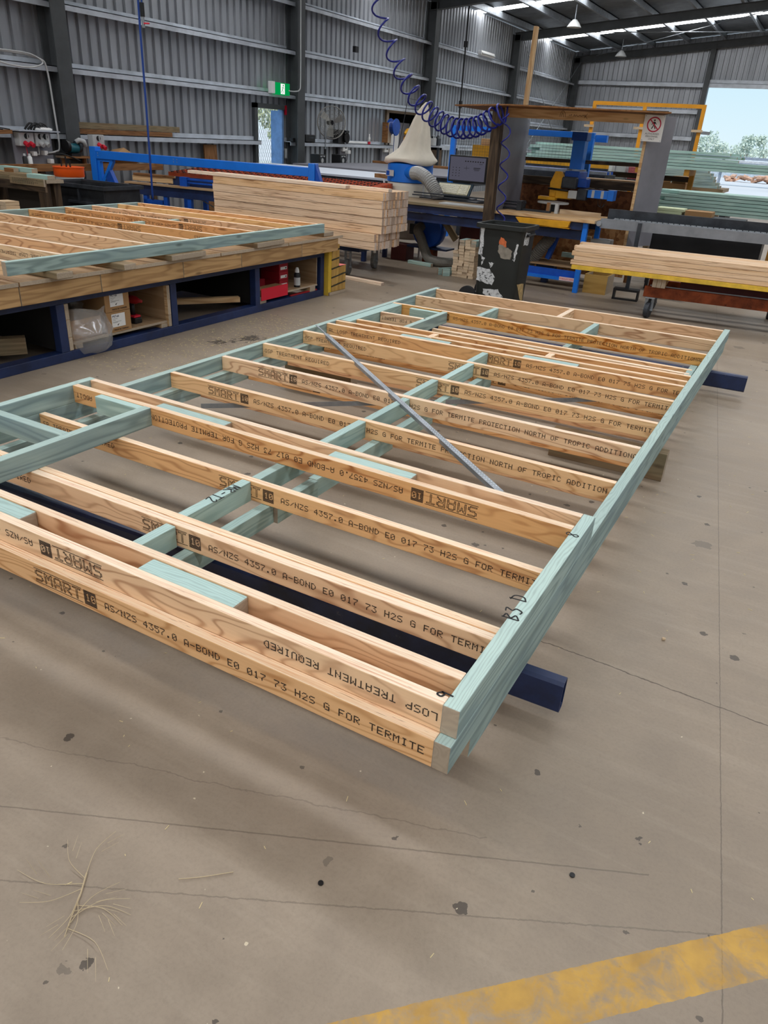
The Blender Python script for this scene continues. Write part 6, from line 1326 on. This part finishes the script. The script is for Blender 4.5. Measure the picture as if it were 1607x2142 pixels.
for k, (y0, y1) in enumerate(((15.66, 16.02), (17.75, 18.08))):
    t = thing('outlet_post', ('left' if k == 0 else 'right') + ' grey post with a white double power outlet under the wall girt', 'power outlet', (-10.4, (y0 + y1) / 2, 0)); B().box(-10.45, -10.38, y0, y1, 0, 1.34).build('post_cover', PANELG, t); B().box(-10.38, -10.32, y0 + .04, y0 + .26, 1.19, 1.345).build('outlet', WHITE, t, .006); B().box(-10.32, -10.318, y0 + .15, y0 + .2, 1.25, 1.30).build('switch', BLACK, t)
    if k == 0: B().box(-10.33, -10.24, y0 + .16, y0 + .28, 1.14, 1.22).build('plug', WHITE, t, .006); B().tube([(-10.28, y0 + .22, 1.15), (-10.3, y0 + .2, 1.0), (-10.35, y0, .85)], .007, 5).build('lead', BLACK, t)
t = thing('hose_reel', 'blue hose reel on a timber post at the plant room opening', 'hose reel', (-10.3, 18.0, 1.6)); B().lathe([(.05, -.10), (.20, -.10), (.205, -.08), (.13, -.075), (.13, .075), (.205, .08), (.20, .10), (.05, .10)], (-10.2, 17.98, 1.80), 26, 'x').build('reel', BLUED, t, 0, 'auto')
b = B()
for k in range(6): b.tube([(-10.2 - .06 + k * .024, 17.98 + .15 * math.cos(2 * PI * i / 20), 1.8 + .15 * math.sin(2 * PI * i / 20)) for i in range(20)], .014, 6, True)
b.build('wound_hose', HOSEL, t); B().tube([(-10.16, 17.98, 1.66), (-10.16, 17.98, 1.02)], .009, 6).build('hanging_end', HOSEL, t); B().box(-10.42, -10.24, 17.78, 17.96, 1.42, 1.9).build('mount_post', PINEB, t)
B().box(-10.44, -10.42, 18.22, 18.72, .9, 1.82).build('white_sheet', WHITE, None, label='white sheet standing in the plant room opening below the hose reel', cat='sheet')
t = thing('control_cabinet', 'grey control cabinet with small buttons in the plant room opening', 'cabinet', (-10.7, 19.2, 1.0)); B().box(-10.95, -10.65, 18.8, 19.75, .9, 1.93).build('cabinet_body', PANELG, t, .006)
for y, z in ((18.95, 1.75), (19.05, 1.75), (19.15, 1.75), (19.05, 1.63)): B().cyl((-10.65, y, z), (-10.63, y, z), .02, n=10).build('button', BLACK if z < 1.7 else WHITE, t)
t = thing('cabinet_bench', 'dark bench inside the plant room opening under the grey cabinet', 'bench', (-10.8, 19.2, 0)); B().box(-11.1, -10.6, 18.45, 20.15, .86, .9).build('top', PINEB, t); B().box(-11.1, -11.0, 18.45, 20.15, 0, .86).build('base', DARKT, t)
t = thing('yellow_power_tool', 'yellow power tool hanging beside the canvas dust bag', 'power tool', (-9.85, 18.1, 1.35)); B().tube(catmull([(-9.85, 18.0, 1.66), (-9.85, 18.15, 1.76), (-9.85, 18.3, 1.68), (-9.85, 18.22, 1.56)], 6), .035, 10).build('handle', YEL, t, 0, True); B().ball((-9.85, 18.08, 1.5), .09, 14, 8, (.8, 1, 1.2)).build('tool_body', YEL, t, 0, True); B().cyl((-9.85, 18.0, 1.42), (-9.85, 18.0, 1.36), .04, n=12).build('nose', BLACK, t)
piece('tool_post', (-9.9, 18.12, 0), (-9.9, 18.12, 1.62), .06, .06, PINEB, None, (0, 1, 0), label='thin timber post carrying the yellow power tool behind the dust bag', cat='post')
t = thing('wall_bench', 'dark bench with a zinc top under the wall right of the plant room', 'bench', (-9.95, 20.6, 0)); B().box(-10.35, -9.75, 19.95, 21.3, 1.36, 1.40).build('top', ZINC, t); B().box(-10.35, -10.3, 19.95, 21.3, 0, 1.36).build('back', DARKT, t)
for y in (20.0, 21.25): B().box(-9.83, -9.77, y - .03, y + .03, 0, 1.36).build('leg', DGREY, t)
for k, (y, mt) in enumerate(((20.05, LGREY), (20.35, DGREY))):
    t = thing('oil_can', ('pale' if k == 0 else 'dark') + ' plastic oil can standing on the zinc topped wall bench', 'oil can', (-10.0, y, 1.4)); B().box(-10.06, -9.94, y - .1, y + .1, 1.40, 1.60).build('can_body', mt, t, .02); B().tube([(-10, y + .06, 1.60), (-10, y + .05, 1.66), (-10, y - .05, 1.66), (-10, y - .06, 1.60)], .014, 8).build('handle', mt, t, 0, True); B().cyl((-10, y - .08, 1.59), (-10, y - .08, 1.64), .025, n=10).build('cap', BLACK, t)
t = thing('air_drop_pole', 'black air pipe dropping from the roof near the long wall', 'pipe', (-9.5, 20.6, 2.0)); B().cyl((-9.5, 20.6, 5.12), (-9.5, 20.6, 2.0), .022, n=8).build('pipe', BLACK, t); B().cyl((-9.5, 20.6, 4.02), (-9.5, 20.6, 3.88), .06, n=10).build('joint', BLACK, t); B().cyl((-9.5, 20.6, 2.58), (-9.5, 20.6, 2.4), .05, n=10).build('joint', BLACK, t); B().cyl((-9.5, 20.6, 2.45), (-8.6, 20.75, 2.40), .015, n=6).build('branch_pipe', BLACK, t)
t = thing('batten_light', 'unlit white batten light fixed along the upper wall girt', 'light', (-10.2, 23.9, 4.05)); B().box(-10.32, -10.2, 23.37, 24.45, 3.965, 4.09).build('housing', WHITE, t, .006); B().cyl((-10.18, 23.4, 4.02), (-10.18, 24.42, 4.02), .02, n=8).build('tube', LGREY, t)
for k, (x, y) in enumerate(((-7.74, 24.5), (-8.1, 32.0))):
    zr = roof(x); t = thing('high_bay_light', ('nearer' if k == 0 else 'farther') + ' small silver high bay light hanging from the roof', 'light', (x, y, zr - .6)); B().cyl((x, y, zr - .02), (x, y, zr - .42), .015, n=8).build('stem', STEEL, t); B().lathe([(.06, .2), (.14, .12), (.22, 0), (.19, 0), (.05, .1)], (x, y, zr - .6), 20).build('reflector', LGREY, t, 0, 'auto'); B().cyl((x, y, zr - .42), (x, y, zr - .5), .06, n=12).build('ballast', STEEL, t)
B().box(-10.3, -10.22, 15.98, 16.12, 3.30, 3.42).build('wall_camera', BLACK, None, label='small black device on the upper girt between two columns', cat='camera')
B().ball((-10.32, 7.62, 1.58), .06, 10, 8).build('round_fitting', BLACK, None, label='round black fitting on the right side of the left column', cat='fitting')
# ================================================================ FLOOR LITTER
t = thing('straw_sprig', 'dry branching straw sprig lying on the concrete at lower left', 'straw', (-.66, -.62, 0)); b = B(); rs = random.Random(14); c0 = Vector((-.665, -.62, .004))
STRAW = flat('straw', (190, 172, 140), .8)
def fl_(x, y): return Vector((x, y, .004))
b.tube([fl_(-.70, -.565), fl_(-.668, -.61), fl_(-.64, -.66), fl_(-.615, -.70)], [.0022, .002, .0015, .001], 5); b.build('stem', STRAW, t)
b = B()
for k, (dx, dy) in enumerate(((-.03, .12), (-.12, .05), (-.16, -.06), (-.09, -.10), (.03, -.11), (.07, -.10), (.13, .02), (.12, .06), (.08, .10), (.02, .13), (.15, -.02))):
    s0 = fl_(-.70 + .085 * k / 11, -.565 - .13 * k / 11); e0 = s0 + Vector((dx, dy, .004)); mid = (s0 + e0) / 2 + Vector((-dy * .12, dx * .12, .003)); P = catmull([s0, mid, e0], 6); b.tube(P, [.001 - .0006 * i / len(P) for i in range(len(P))], 4)
    for q in (.5, .7): p = s0.lerp(e0, q); b.tube([p, p + Vector((dx * .3 + dy * .2, dy * .3 - dx * .2, 0))], [.0006, .0003], 3)
b.build('branch', STRAW, t)
b = B().tube(catmull([fl_(-.50, -.46), fl_(-.455, -.425), fl_(-.40, -.375)], 6), .0011, 4); b.build('straw_stalk', STRAW, None, label='single dry straw stalk on the concrete right of the sprig', cat='straw')
for k, (x, y) in enumerate(((-.20, -.285), (.33, .07))): B().lathe([(.004, 0), (.007, 0), (.007, .003), (.004, .003)], (x, y, .001), 14).build('metal_washer', BLACK, None, label=('left' if k == 0 else 'right') + ' tiny dark washer lying on the concrete in front of the stack', cat='washer')
piece('small_chip', (.33, 1.24, .006), (.343, 1.245, .006), .01, .01, CUT, None, label='tiny pale wood cube lying on the concrete right of the stack', cat='wood chip')
